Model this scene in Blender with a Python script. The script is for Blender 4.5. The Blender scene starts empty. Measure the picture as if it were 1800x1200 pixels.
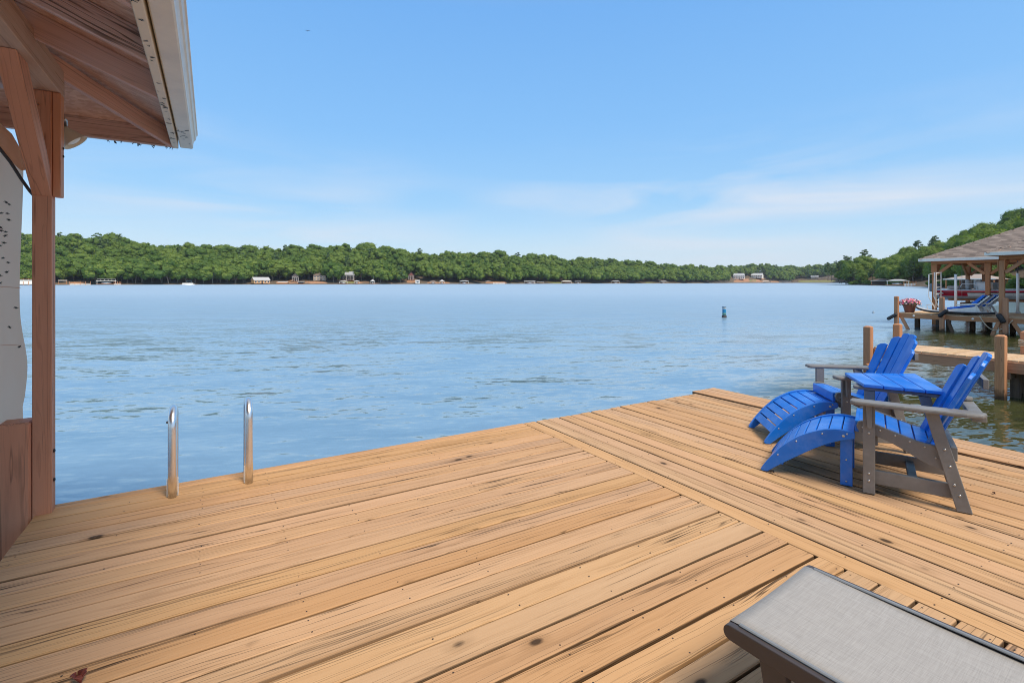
import bpy, math, random
import numpy as np
from mathutils import Vector, Matrix

rnd = random.Random(7)
S = bpy.context.scene
COL = S.collection
R = math.radians

# ------------------------------------------------------------------ camera
CAMH = 1.42            # eye above the deck (deck top is z = 0)
F_PX = 875.0           # focal length in pixels of an 1800 wide frame
HOR = 495.5            # row of the horizon in that frame
WZ = -0.75             # water level
cam_d = bpy.data.cameras.new('camera')
cam_d.sensor_width = 36.0
cam_d.lens = F_PX / 1800.0 * 36.0
cam_d.shift_y = -(600.0 - HOR) / 1800.0
cam_d.clip_start = 0.05
cam_d.clip_end = 6000.0
cam = bpy.data.objects.new('camera', cam_d)
cam.location = (0, 0, CAMH)
cam.rotation_euler = (R(90), 0, 0)
COL.objects.link(cam)
S.camera = cam

# ------------------------------------------------------------------ light
SUN_EL, SUN_AZ = 56.0, 138.0     # azimuth clockwise from +Y (view direction)
sd = Vector((math.sin(R(SUN_AZ)) * math.cos(R(SUN_EL)), math.cos(R(SUN_AZ)) * math.cos(R(SUN_EL)), math.sin(R(SUN_EL))))
sun_d = bpy.data.lights.new('sun', 'SUN')
sun_d.energy = 2.6
sun_d.angle = R(24)
sun_d.color = (1.0, 0.90, 0.76)
sun = bpy.data.objects.new('sun', sun_d)
sun.rotation_euler = (-sd).to_track_quat('-Z', 'Y').to_euler()
sun.location = (20, -30, 60)
COL.objects.link(sun)

world = bpy.data.worlds.new('World')
S.world = world
world.use_nodes = True
wn, wl = world.node_tree.nodes, world.node_tree.links
wn.clear()
w_out = wn.new('ShaderNodeOutputWorld')
w_bg = wn.new('ShaderNodeBackground')
w_bg.inputs['Strength'].default_value = 0.14
sky = wn.new('ShaderNodeTexSky')
sky.sky_type = 'NISHITA'
sky.sun_disc = False
sky.sun_elevation = R(SUN_EL)
sky.sun_rotation = R(SUN_AZ)
sky.air_density = 1.0
sky.dust_density = 0.6
sky.ozone_density = 1.6
w_tc = wn.new('ShaderNodeTexCoord')
w_sep = wn.new('ShaderNodeSeparateXYZ')
wl.new(w_tc.outputs['Generated'], w_sep.inputs[0])
def wmath(op, a, b=None, clamp=False):
    n = wn.new('ShaderNodeMath'); n.operation = op; n.use_clamp = clamp
    for i, v in enumerate((a, b)):
        if v is None: continue
        if isinstance(v, (int, float)): n.inputs[i].default_value = v
        else: wl.new(v, n.inputs[i])
    return n.outputs[0]
def wmix(f, a, b):
    n = wn.new('ShaderNodeMix'); n.data_type = 'RGBA'
    for k, v in ((0, f), (6, a), (7, b)):
        if isinstance(v, bpy.types.NodeSocket): wl.new(v, n.inputs[k])
        elif isinstance(v, tuple): n.inputs[k].default_value = (*v, 1)
        else: n.inputs[k].default_value = v
    return n.outputs[2]
EXPO = 0.75
zz = wmath('MAXIMUM', w_sep.outputs[2], 0.0)
# clear air grade by height: pale at the horizon, azure above, unseen zenith greyed for neutral light (same from every side)
w_ramp = wn.new('ShaderNodeValToRGB')
wl.new(zz, w_ramp.inputs[0])
K = 1.0 / (0.14 * 2 ** EXPO)
els = w_ramp.color_ramp.elements
stops = [(0.0, (.70, .82, .93)), (.06, (.56, .76, .93)), (.15, (.33, .62, .94)), (.28, (.235, .535, .95)), (.48, (.175, .455, .92)), (.62, (.29, .46, .76)), (1.0, (.50, .53, .58))]
while len(els) < len(stops): els.new(.5)
for e_, (p_, c_) in zip(els, stops):
    e_.position = p_; e_.color = (*c_, 1)
w_sc = wn.new('ShaderNodeVectorMath'); w_sc.operation = 'SCALE'; wl.new(w_ramp.outputs[0], w_sc.inputs[0]); w_sc.inputs['Scale'].default_value = K
base_sky = wmix(0.88, sky.outputs[0], w_sc.outputs[0])
# thin cirrus low over the lake
az = wmath('ARCTAN2', w_sep.outputs[0], w_sep.outputs[1])
w_cmb = wn.new('ShaderNodeCombineXYZ')
wl.new(az, w_cmb.inputs[0]); wl.new(wmath('POWER', zz, 0.8), w_cmb.inputs[1])
def wnoise(scale, detail, rough, rot, sc, off=(0, 0, 0), dist=0.0):
    m = wn.new('ShaderNodeMapping'); m.inputs['Rotation'].default_value = (0, 0, R(rot)); m.inputs['Scale'].default_value = sc
    m.inputs['Location'].default_value = off
    wl.new(w_cmb.outputs[0], m.inputs['Vector'])
    n = wn.new('ShaderNodeTexNoise'); n.inputs['Scale'].default_value = scale; n.inputs['Detail'].default_value = detail
    n.inputs['Roughness'].default_value = rough; n.inputs['Distortion'].default_value = dist
    wl.new(m.outputs[0], n.inputs['Vector'])
    return n.outputs[0]
c1 = wnoise(1.0, 6, 0.55, -12, (2.0, 11.0, 1), (1.3, 0.4, 0), 0.6)
c2 = wnoise(1.0, 2, 0.5, -8, (1.3, 4.5, 1), (0.7, 2.2, 0))
cl = wmath('MULTIPLY', wmath('SUBTRACT', c1, 0.40), 3.0, True)
cl2 = wmath('MULTIPLY', wmath('SUBTRACT', c2, 0.40), 4.5, True)
cl = wmath('MULTIPLY', cl, cl2)
low = wmath('MULTIPLY', wmath('SUBTRACT', 0.30, zz), 6.0, True)
cl = wmath('MULTIPLY', wmath('MULTIPLY', cl, low), 1.1, True)
w_cl = wmix(cl, base_sky, (.80 * K, .84 * K, .92 * K))
wl.new(w_cl, w_bg.inputs['Color'])
wl.new(w_bg.outputs[0], w_out.inputs['Surface'])

S.view_settings.view_transform = 'Standard'
S.view_settings.look = 'None'
S.view_settings.gamma = 1.0
S.view_settings.exposure = EXPO
S.view_settings.use_curve_mapping = False
S.cycles.filter_width = 1.0
S.cycles.max_bounces = 6
S.cycles.diffuse_bounces = 4
S.cycles.glossy_bounces = 3
S.cycles.transparent_max_bounces = 6
S.cycles.caustics_reflective = False
S.cycles.caustics_refractive = False

# ------------------------------------------------------------------ helpers: frames
TH = R(58.8)
U = Vector((math.sin(TH), math.cos(TH), 0))
V = Vector((-math.cos(TH), math.sin(TH), 0))
ZA = Vector((0, 0, 1))
def D(a, b, z=0.0):                 # dock coordinates -> world
    return U * a + V * b + ZA * z
def at(px, py, z):                  # pixel on a level plane z -> world
    y = F_PX * (CAMH - z) / (py - HOR)
    return Vector(((px - 900) / F_PX * y, y, z))
def far(px, y, z=0.0):              # bearing and distance -> world
    return Vector(((px - 900) / F_PX * y, y, z))
def frame(o, x, y, z):
    m = Matrix.Identity(4)
    for i, v in enumerate((x, y, z)):
        m[0][i], m[1][i], m[2][i] = v[0], v[1], v[2]
    m.translation = o
    return m
DOCK = frame(Vector((0, 0, 0)), U, V, ZA)

# ------------------------------------------------------------------ helpers: meshes
class MB:
    def __init__(s):
        s.v, s.f, s.mi, s.sm, s.M = [], [], [], [], None
    def add(s, vs, fs, mi=0, smooth=False, M=None):
        n = len(s.v)
        flip = M is not None and M.to_3x3().determinant() < 0
        for p in vs:
            p = Vector(p)
            if M is not None: p = M @ p
            s.v.append(p)
        for f in fs:
            s.f.append([i + n for i in (f[::-1] if flip else f)]); s.mi.append(mi); s.sm.append(smooth)
        return s
    def box(s, c, size, bev=0.0, M=None, mi=0):
        hx, hy, hz = (k / 2 for k in size)
        c = Vector(c)
        if bev <= 0:
            vs = [c + Vector((sx * hx, sy * hy, sz * hz)) for sx in (-1, 1) for sy in (-1, 1) for sz in (-1, 1)]
            fs = [(0, 1, 3, 2), (4, 6, 7, 5), (0, 4, 5, 1), (2, 3, 7, 6), (0, 2, 6, 4), (1, 5, 7, 3)]
            return s.add(vs, fs, mi, False, M)
        b = min(bev, hx * .9, hy * .9, hz * .9)
        idx, vs = {}, []
        for sx in (-1, 1):
            for sy in (-1, 1):
                for sz in (-1, 1):
                    for ax in range(3):
                        p = [sx * (hx - (0 if ax == 0 else b)), sy * (hy - (0 if ax == 1 else b)), sz * (hz - (0 if ax == 2 else b))]
                        idx[(sx, sy, sz, ax)] = len(vs); vs.append(c + Vector(p))
        fs = []
        g = lambda *k: idx[k]
        for q in (-1, 1):
            fs.append([g(q, -1, -1, 0), g(q, 1, -1, 0), g(q, 1, 1, 0), g(q, -1, 1, 0)][::q])
            fs.append([g(-1, q, -1, 1), g(-1, q, 1, 1), g(1, q, 1, 1), g(1, q, -1, 1)][::q])
            fs.append([g(-1, -1, q, 2), g(1, -1, q, 2), g(1, 1, q, 2), g(-1, 1, q, 2)][::q])
        for p in (-1, 1):
            for q in (-1, 1):
                fs.append([g(p, q, -1, 0), g(p, q, 1, 0), g(p, q, 1, 1), g(p, q, -1, 1)][::-p * q])
                fs.append([g(p, -1, q, 0), g(p, 1, q, 0), g(p, 1, q, 2), g(p, -1, q, 2)][::p * q])
                fs.append([g(-1, p, q, 1), g(1, p, q, 1), g(1, p, q, 2), g(-1, p, q, 2)][::-p * q])
                for r in (-1, 1):
                    fs.append([g(p, q, r, 0), g(p, q, r, 1), g(p, q, r, 2)][::p * q * r])
        return s.add(vs, fs, mi, False, M)
    def prism(s, poly, depth, M=None, mi=0, smooth=False):
        # poly in local XY, extruded in local Z from 0 to depth
        n = len(poly)
        ar = sum(poly[i][0] * poly[(i + 1) % n][1] - poly[(i + 1) % n][0] * poly[i][1] for i in range(n))
        if ar < 0: poly = poly[::-1]
        vs = [(p[0], p[1], 0) for p in poly] + [(p[0], p[1], depth) for p in poly]
        fs = [list(range(n))[::-1], list(range(n, 2 * n))] + [[i, (i + 1) % n, n + (i + 1) % n, n + i] for i in range(n)]
        return s.add(vs, fs, mi, smooth, M)
    def tube(s, pts, r, n=10, M=None, mi=0, caps=True, smooth=True):
        pts = [Vector(p) for p in pts]
        rs = r if isinstance(r, (list, tuple)) else [r] * len(pts)
        vs, fs = [], []
        t0 = (pts[1] - pts[0]).normalized()
        up = Vector((0, 0, 1)) if abs(t0.z) < .9 else Vector((1, 0, 0))
        x = t0.cross(up).normalized()
        for i, p in enumerate(pts):
            t = (pts[min(i + 1, len(pts) - 1)] - pts[max(i - 1, 0)]).normalized()
            x = (x - t * x.dot(t)).normalized(); y = t.cross(x)
            for k in range(n):
                a = 2 * math.pi * k / n
                vs.append(p + (x * math.cos(a) + y * math.sin(a)) * rs[i])
        for i in range(len(pts) - 1):
            for k in range(n):
                k2 = (k + 1) % n
                fs.append([i * n + k, i * n + k2, (i + 1) * n + k2, (i + 1) * n + k])
        s.add(vs, fs, mi, smooth, M)
        if caps:
            base = len(s.v) - len(vs)
            s.f.append([base + k for k in range(n)][::-1]); s.mi.append(mi); s.sm.append(False)
            e = base + (len(pts) - 1) * n
            s.f.append([e + k for k in range(n)]); s.mi.append(mi); s.sm.append(False)
        return s
    def lathe(s, prof, n=20, M=None, mi=0, smooth=True):
        vs, fs = [], []
        for r, z in prof:
            for k in range(n):
                a = 2 * math.pi * k / n
                vs.append((r * math.cos(a), r * math.sin(a), z))
        for i in range(len(prof) - 1):
            for k in range(n):
                k2 = (k + 1) % n
                fs.append([i * n + k, i * n + k2, (i + 1) * n + k2, (i + 1) * n + k])
        fs.append(list(range(n))[::-1]); fs.append([(len(prof) - 1) * n + k for k in range(n)])
        return s.add(vs, fs, mi, smooth, M)
    def mesh(s, name, mats):
        me = bpy.data.meshes.new(name)
        me.from_pydata([tuple(p) for p in s.v], [], s.f)
        for m in (mats if isinstance(mats, (list, tuple)) else [mats]): me.materials.append(m)
        me.polygons.foreach_set('material_index', s.mi)
        me.polygons.foreach_set('use_smooth', s.sm)
        me.update()
        return me

WM = {}                              # world matrices by object
def link(o, M, parent=None):
    COL.objects.link(o)
    WM[o.name] = M
    if parent is not None:
        o.parent = parent
        o.matrix_basis = WM[parent.name].inverted() @ M
    else:
        o.matrix_basis = M
    return o
def place(name, me, M=None, parent=None, bevel=0.0, label=None):
    o = bpy.data.objects.new(name, me)
    link(o, M if M is not None else Matrix.Identity(4), parent)
    if bevel:
        b = o.modifiers.new('bevel', 'BEVEL'); b.width = bevel; b.segments = 2; b.limit_method = 'ANGLE'; b.angle_limit = R(35)
    if label: o['label'] = label
    return o
def part(name, mb, mat, parent, M=None, bevel=0.0, label=None):
    """mesh given in the local frame M (world matrix)"""
    return place(name, mb.mesh(name, mat), M, parent, bevel, label)
def wpart(name, mb, mat, parent, bevel=0.0, label=None):
    """mesh given in world coordinates, moved into the parent's frame"""
    P = WM[parent.name]
    inv = P.inverted()
    mb.v = [inv @ Vector(p) for p in mb.v]
    return place(name, mb.mesh(name, mat), P, parent, bevel, label)
def tag(o, label=None, cat=None, group=None, kind=None):
    if label: o['label'] = label
    if cat: o['category'] = cat
    if group: o['group'] = group
    if kind: o['kind'] = kind
    return o
def thing(name, M, label, cat, group=None):
    o = bpy.data.objects.new(name, None)
    o.empty_display_size = 0.2
    if isinstance(M, Vector): M = Matrix.Translation(M)
    link(o, M)
    return tag(o, label, cat, group)
def copy_tree(root, M, label=None, group=None):
    def rec(o, par, Mw):
        c = o.copy(); COL.objects.link(c); WM[c.name] = Mw
        c.parent = par
        if par is None: c.matrix_basis = Mw
        for ch in [k for k in o.children]:
            rec(ch, c, Mw @ o_local(ch))
        return c
    def o_local(ch): return ch.matrix_basis.copy()
    c = rec(root, None, M)
    if label: c['label'] = label
    if group: c['group'] = group
    return c
def beam(name, p0, p1, w, h, mat, parent, up=ZA, bev=0.004, label=None, bevel=None):
    """timber with its local X along the length; w across, h along 'up'"""
    p0, p1 = Vector(p0), Vector(p1)
    x = (p1 - p0); L = x.length; x.normalize()
    up = Vector(up)
    y = up.cross(x).normalized(); z = x.cross(y)
    mb = MB().box((L / 2, 0, 0), (L, w, h), bev)
    return part(name, mb, mat, parent, frame(p0, x, y, z), label=label)
def fill(me, verts, faces, mats, attr=None, smooth=False, mi=None):
    """numpy quads -> mesh"""
    nv, nf, k = len(verts), len(faces), faces.shape[1]
    me.vertices.add(nv); me.vertices.foreach_set('co', verts.astype(np.float32).ravel())
    me.loops.add(nf * k); me.loops.foreach_set('vertex_index', faces.astype(np.int32).ravel())
    me.polygons.add(nf)
    me.polygons.foreach_set('loop_start', np.arange(0, nf * k, k, dtype=np.int32))
    me.polygons.foreach_set('loop_total', np.full(nf, k, dtype=np.int32))
    if smooth: me.polygons.foreach_set('use_smooth', np.ones(nf, dtype=bool))
    for m in mats: me.materials.append(m)
    if mi is not None: me.polygons.foreach_set('material_index', mi.astype(np.int32))
    me.update(calc_edges=True)
    if attr is not None:
        a = me.attributes.new('tint', 'FLOAT', 'FACE'); a.data.foreach_set('value', attr.astype(np.float32))
    return me

# ------------------------------------------------------------------ helpers: materials
class NT:
    def __init__(s, name):
        s.m = bpy.data.materials.new(name); s.m.use_nodes = True
        s.t = s.m.node_tree; s.n = s.t.nodes; s.l = s.t.links
        s.n.clear()
        s.out = s.n.new('ShaderNodeOutputMaterial')
        s.b = s.n.new('ShaderNodeBsdfPrincipled')
        s.l.new(s.b.outputs[0], s.out.inputs['Surface'])
    def inp(s, sock, v):
        if isinstance(v, bpy.types.NodeSocket): s.l.new(v, sock)
        elif isinstance(v, (tuple, list)) and len(v) == 3 and sock.type == 'RGBA': sock.default_value = (*v, 1)
        else: sock.default_value = v
    def set(s, **k):
        for key, v in k.items():
            s.inp(s.b.inputs[key.replace('_', ' ')], v)
        return s
    def math(s, op, a, b=None, c=None, clamp=False):
        n = s.n.new('ShaderNodeMath'); n.operation = op; n.use_clamp = clamp
        for i, v in enumerate((a, b, c)):
            if v is not None: s.inp(n.inputs[i], v)
        return n.outputs[0]
    def vmath(s, op, a, b):
        n = s.n.new('ShaderNodeVectorMath'); n.operation = op
        s.inp(n.inputs[0], a); s.inp(n.inputs[1], b)
        return n.outputs[0]
    def mix(s, f, a, b, blend='MIX'):
        n = s.n.new('ShaderNodeMix'); n.data_type = 'RGBA'; n.blend_type = blend
        s.inp(n.inputs[0], f); s.inp(n.inputs[6], a); s.inp(n.inputs[7], b)
        return n.outputs[2]
    def mixf(s, f, a, b): return s.math('ADD', a, s.math('MULTIPLY', f, b - a))
    def obj(s): return s.n.new('ShaderNodeTexCoord').outputs['Object']
    def pos(s): return s.n.new('ShaderNodeNewGeometry').outputs['Position']
    def rand(s): return s.n.new('ShaderNodeObjectInfo').outputs['Random']
    def mapping(s, v, scale=(1, 1, 1), rot=(0, 0, 0), loc=(0, 0, 0)):
        n = s.n.new('ShaderNodeMapping'); s.l.new(v, n.inputs[0])
        n.inputs['Scale'].default_value = scale; n.inputs['Rotation'].default_value = rot; n.inputs['Location'].default_value = loc
        return n.outputs[0]
    def noise(s, v, scale, detail=3, rough=.5, dist=0.0):
        n = s.n.new('ShaderNodeTexNoise'); s.l.new(v, n.inputs['Vector'])
        n.inputs['Scale'].default_value = scale; n.inputs['Detail'].default_value = detail
        n.inputs['Roughness'].default_value = rough; n.inputs['Distortion'].default_value = dist
        return n.outputs[0]
    def voro(s, v, scale, feature='F1', out='Distance', rnd_=1.0):
        n = s.n.new('ShaderNodeTexVoronoi'); n.feature = feature; s.l.new(v, n.inputs['Vector'])
        n.inputs['Scale'].default_value = scale; n.inputs['Randomness'].default_value = rnd_
        return n.outputs[out]
    def ramp(s, f, lo, hi, a=0.0, b=1.0):
        n = s.n.new('ShaderNodeMapRange'); n.clamp = True
        s.inp(n.inputs[0], f)
        for i, v in enumerate((lo, hi, a, b)): n.inputs[i + 1].default_value = v
        return n.outputs[0]
    def bump(s, h, strength=.3, dist=.01, normal=None):
        n = s.n.new('ShaderNodeBump'); n.inputs['Strength'].default_value = strength; n.inputs['Distance'].default_value = dist
        s.l.new(h, n.inputs['Height'])
        if normal is not None: s.l.new(normal, n.inputs['Normal'])
        return n.outputs[0]

def plain(name, col, rough=.5, metal=0.0, spec=.5, var=.12, nscale=6.0, bump=0.0):
    t = NT(name)
    o = t.obj()
    n = t.noise(o, nscale, 4, .6)
    k = t.ramp(n, .3, .7, 1 - var, 1 + var)
    c = t.mix(1.0, col, t.n.new('ShaderNodeCombineColor').outputs[0], 'MULTIPLY')
    cc = t.n[-2] if False else None
    comb = [q for q in t.n if q.bl_idname == 'ShaderNodeCombineColor'][0]
    for i in range(3): t.l.new(k, comb.inputs[i])
    t.set(Base_Color=c, Roughness=rough, Metallic=metal)
    t.b.inputs['Specular IOR Level'].default_value = spec
    if bump: t.set(Normal=t.bump(n, bump, .01))
    return t.m

def wood(name, light, mid, dark, crack=.5, rough=.75, grain=1.0, knots=.5, stain=.35, var=.25, spec=.25, lines=1.0, bump=.35, edge=False):
    """boards with the grain along local X; every object gets its own piece of the pattern"""
    t = NT(name)
    o = t.obj()
    r = t.rand()
    off = t.n.new('ShaderNodeCombineXYZ')
    for i, k in enumerate((61.0, 37.0, 17.0)): t.l.new(t.math('MULTIPLY', r, k), off.inputs[i])
    p = t.vmath('ADD', o, off.outputs[0])
    warp = t.noise(t.mapping(p, (1.1, 3.0, 3.0)), 1.6, 2, .5)
    wv = t.n.new('ShaderNodeCombineXYZ'); t.l.new(t.math('MULTIPLY', t.math('SUBTRACT', warp, .5), .05), wv.inputs[1])
    pw = t.vmath('ADD', p, wv.outputs[0])
    g1 = t.noise(t.mapping(pw, (1.6, 46 * grain, 46 * grain)), 1.0, 5, .66)      # fine streaks
    g2 = t.noise(t.mapping(pw, (.5, 9 * grain, 9 * grain)), 1.0, 3, .5)          # broad streaks
    blot = t.noise(t.mapping(p, (1.2, 4, 4)), 1.3, 4, .6)
    f = t.math('ADD', t.math('MULTIPLY', g1, .55), t.math('MULTIPLY', g2, .45))
    col = t.mix(t.ramp(f, .34, .64), mid, light)
    col = t.mix(t.ramp(f, .46, .34, 0, .5), col, dark)
    # annual-ring lines
    g3 = t.noise(t.mapping(pw, (.40, 17 * grain, 17 * grain)), 1.0, 2, .45)
    ring = t.math('ABSOLUTE', t.math('SUBTRACT', t.math('FRACT', t.math('MULTIPLY', g3, 13.0)), .5))
    ringm = t.math('MULTIPLY', t.ramp(ring, .12, .04), t.ramp(t.noise(t.mapping(p, (.7, 5, 5)), 1.2, 2, .5), .40, .60, 0, .52 * lines))
    col = t.mix(ringm, col, dark)
    # dark checks that run with the grain
    ck = t.math('ABSOLUTE', t.math('SUBTRACT', t.noise(t.mapping(pw, (.55, 26 * grain, 26 * grain)), 1.0, 2, .5), .5))
    mask = t.ramp(t.noise(t.mapping(p, (.9, 7, 7), loc=(4, 2, 1)), 1.0, 3, .55), .50, .64)
    ckm = t.math('MULTIPLY', t.ramp(ck, .018, .005), t.math('MULTIPLY', mask, crack))
    ck2 = t.math('ABSOLUTE', t.math('SUBTRACT', t.noise(t.mapping(pw, (.22, 24 * grain, 24 * grain), loc=(7, 3, 9)), 1.0, 2, .4), .5))
    mask2 = t.ramp(t.noise(t.mapping(p, (.45, 4, 4), loc=(1, 8, 2)), 1.0, 2, .5), .40, .54)
    ckm = t.math('MAXIMUM', ckm, t.math('MULTIPLY', t.ramp(ck2, .016, .003), t.math('MULTIPLY', mask2, crack * .62)))
    # knots
    kv = t.voro(t.mapping(pw, (3.4, 6.2, 6.2)), 1.0)
    kn = t.ramp(t.math('ABSOLUTE', t.math('SUBTRACT', kv, t.math('MULTIPLY', g1, .10))), .085, .025)
    ko = t.ramp(kv, .30, .10, 0, .55)
    kmask = t.ramp(t.noise(t.mapping(p, (.6, 2, 2), loc=(9, 5, 3)), 1.0, 1, .5), .50, .56)
    kn = t.math('MULTIPLY', t.math('MULTIPLY', kn, kmask), knots)
    ko = t.math('MULTIPLY', t.math('MULTIPLY', ko, kmask), knots)
    # weather stains
    stn = t.ramp(t.noise(t.mapping(p, (1.0, 6, 6), loc=(2, 7, 1)), 1.5, 5, .65), .58, .76, 0, stain)
    col = t.mix(stn, col, tuple(.45 * a + .10 * b for a, b in zip(dark, (.8, .8, .8))))
    col = t.mix(ko, col, dark)
    deep = tuple(a * .22 for a in dark)
    col = t.mix(kn, col, deep)
    col = t.mix(ckm, col, deep)
    if edge:      # dirt and painted gap shade darken the board arrises, in uneven runs
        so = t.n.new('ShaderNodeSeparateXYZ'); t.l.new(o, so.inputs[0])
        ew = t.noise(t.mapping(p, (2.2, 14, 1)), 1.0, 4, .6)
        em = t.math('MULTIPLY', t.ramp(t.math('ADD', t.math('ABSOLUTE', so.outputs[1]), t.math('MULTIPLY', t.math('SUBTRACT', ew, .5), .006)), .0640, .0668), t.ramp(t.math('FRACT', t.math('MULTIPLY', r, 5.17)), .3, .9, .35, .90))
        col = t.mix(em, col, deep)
    hv = t.n.new('ShaderNodeHueSaturation')
    t.l.new(col, hv.inputs['Color'])
    t.l.new(t.ramp(t.math('FRACT', t.math('MULTIPLY', r, 7.31)), 0, 1, 1 - var, 1 + var * .8), hv.inputs['Value'])
    t.l.new(t.ramp(t.math('FRACT', t.math('MULTIPLY', r, 13.7)), 0, 1, .93, 1.05), hv.inputs['Saturation'])
    t.l.new(t.ramp(t.math('FRACT', t.math('MULTIPLY', r, 3.9)), 0, 1, .497, .503), hv.inputs['Hue'])
    h = t.math('SUBTRACT', t.math('ADD', t.math('MULTIPLY', g1, .5), t.math('MULTIPLY', blot, .2)), t.math('MULTIPLY', t.math('ADD', ckm, t.math('MULTIPLY', ringm, .35)), 1.6))
    t.set(Base_Color=hv.outputs[0], Roughness=t.ramp(f, .3, .7, rough + .08, rough - .08), Normal=t.bump(h, bump, .004))
    t.b.inputs['Specular IOR Level'].default_value = spec
    return t.m

M = {}
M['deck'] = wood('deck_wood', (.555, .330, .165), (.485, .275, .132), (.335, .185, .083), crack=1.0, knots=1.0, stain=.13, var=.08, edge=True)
M['deck_far'] = wood('walkway_wood', (.62, .43, .26), (.52, .34, .19), (.33, .20, .10), crack=.4, knots=.3, stain=.25, var=.10)
M['stain'] = wood('brown_stained_wood', (.70, .315, .17), (.62, .265, .14), (.43, .175, .09), crack=.7, rough=.6, knots=.7, stain=.25, var=.06, lines=.8, bump=.3, grain=.7)
M['stain2'] = wood('weathered_brown_wood', (.40, .21, .12), (.31, .15, .08), (.17, .08, .045), crack=.6, rough=.7, knots=.5, stain=.3, var=.10, lines=.7)
M['beam'] = wood('faded_brown_beam_wood', (.58, .38, .27), (.50, .31, .21), (.34, .19, .125), crack=.6, rough=.75, knots=.4, stain=.35, var=.06, lines=.6)
M['rafter'] = wood('rafter_wood', (.74, .50, .42), (.66, .42, .345), (.46, .275, .215), crack=.8, rough=.75, knots=.8, stain=.45, var=.10, lines=1.0, grain=.7)
M['far_post'] = wood('neighbour_post_wood', (.60, .265, .12), (.52, .215, .095), (.34, .135, .06), crack=.4, rough=.7, knots=.4, stain=.25, var=.12, lines=.5)
M['old'] = wood('old_pile_wood', (.20, .13, .085), (.14, .09, .06), (.06, .04, .03), crack=.6, rough=.8, knots=.3, stain=.5, var=.15)
def wet_post(name, light, mid, dark):
    m = wood(name, light, mid, dark, crack=.4, rough=.7, knots=.35, stain=.3, var=.08, lines=.5)
    nt = m.node_tree
    b = [n for n in nt.nodes if n.bl_idname == 'ShaderNodeBsdfPrincipled'][0]
    src = b.inputs['Base Color'].links[0].from_socket
    g = nt.nodes.new('ShaderNodeNewGeometry'); sp = nt.nodes.new('ShaderNodeSeparateXYZ'); nt.links.new(g.outputs['Position'], sp.inputs[0])
    nz = nt.nodes.new('ShaderNodeTexNoise'); nz.inputs['Scale'].default_value = 9; nt.links.new(g.outputs['Position'], nz.inputs['Vector'])
    ad = nt.nodes.new('ShaderNodeMath'); ad.operation = 'MULTIPLY_ADD'; nt.links.new(nz.outputs[0], ad.inputs[0]); ad.inputs[1].default_value = .22
    nt.links.new(sp.outputs[2], ad.inputs[2])
    mr = nt.nodes.new('ShaderNodeMapRange'); nt.links.new(ad.outputs[0], mr.inputs[0])
    mr.inputs[1].default_value = WZ + .30; mr.inputs[2].default_value = WZ + .16; mr.inputs[3].default_value = 0; mr.inputs[4].default_value = .88
    mx = nt.nodes.new('ShaderNodeMix'); mx.data_type = 'RGBA'; nt.links.new(mr.outputs[0], mx.inputs[0]); nt.links.new(src, mx.inputs[6]); mx.inputs[7].default_value = (.022, .018, .012, 1)
    nt.links.new(mx.outputs[2], b.inputs['Base Color'])
    return m
M['pile'] = wet_post('piling_wood', (.56, .28, .15), (.48, .225, .115), (.28, .13, .065))
M['cream'] = plain('cream_paint', (.76, .65, .48), .5, var=.08, nscale=5)
M['gutter'] = plain('gutter_enamel', (.76, .66, .50), .35, var=.07, nscale=7)
M['white'] = plain('white_paint', (.88, .82, .72), .45, var=.06)
M['steel'] = plain('polished_steel', (.86, .85, .83), .30, metal=1.0, var=.04)
M['dullsteel'] = plain('dull_screw_steel', (.55, .55, .54), .4, metal=1.0, var=.1)
M['black'] = plain('black_rubber', (.022, .022, .024), .6, var=.2)
M['dark'] = plain('dark_frame_paint', (.060, .048, .045), .42, var=.12)
M['pvc'] = plain('white_pvc', (.86, .82, .75), .4, var=.04)
M['alu'] = plain('aluminium', (.72, .72, .72), .35, metal=.6, var=.06)
M['rope'] = plain('pale_rope', (.60, .48, .34), .8, var=.2, nscale=60)
M['pot'] = plain('terracotta_plastic', (.27, .105, .075), .6, var=.1)

def plastic(name, col, rough):
    t = NT(name)
    o = t.obj()
    n = t.noise(t.mapping(o, (6, 6, 6)), 1.0, 5, .6)
    fine = t.noise(t.mapping(o, (14, 90, 90)), 1.0, 4, .6)
    dust = t.ramp(t.noise(o, 9, 6, .7), .45, .78, 0, .22)
    c = t.mix(t.ramp(n, .35, .7), tuple(x * .9 for x in col), tuple(min(1, x * 1.08) for x in col))
    c = t.mix(dust, c, tuple(.35 + .45 * x for x in col))
    t.set(Base_Color=c, Roughness=t.ramp(n, .3, .7, rough + .1, rough - .06), Normal=t.bump(fine, .12, .002))
    t.b.inputs['Specular IOR Level'].default_value = .45
    return t.m
M['blue'] = plastic('blue_plastic_lumber', (.008, .165, .64), .32)
M['grey'] = plastic('grey_plastic_lumber', (.190, .178, .162), .45)

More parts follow.
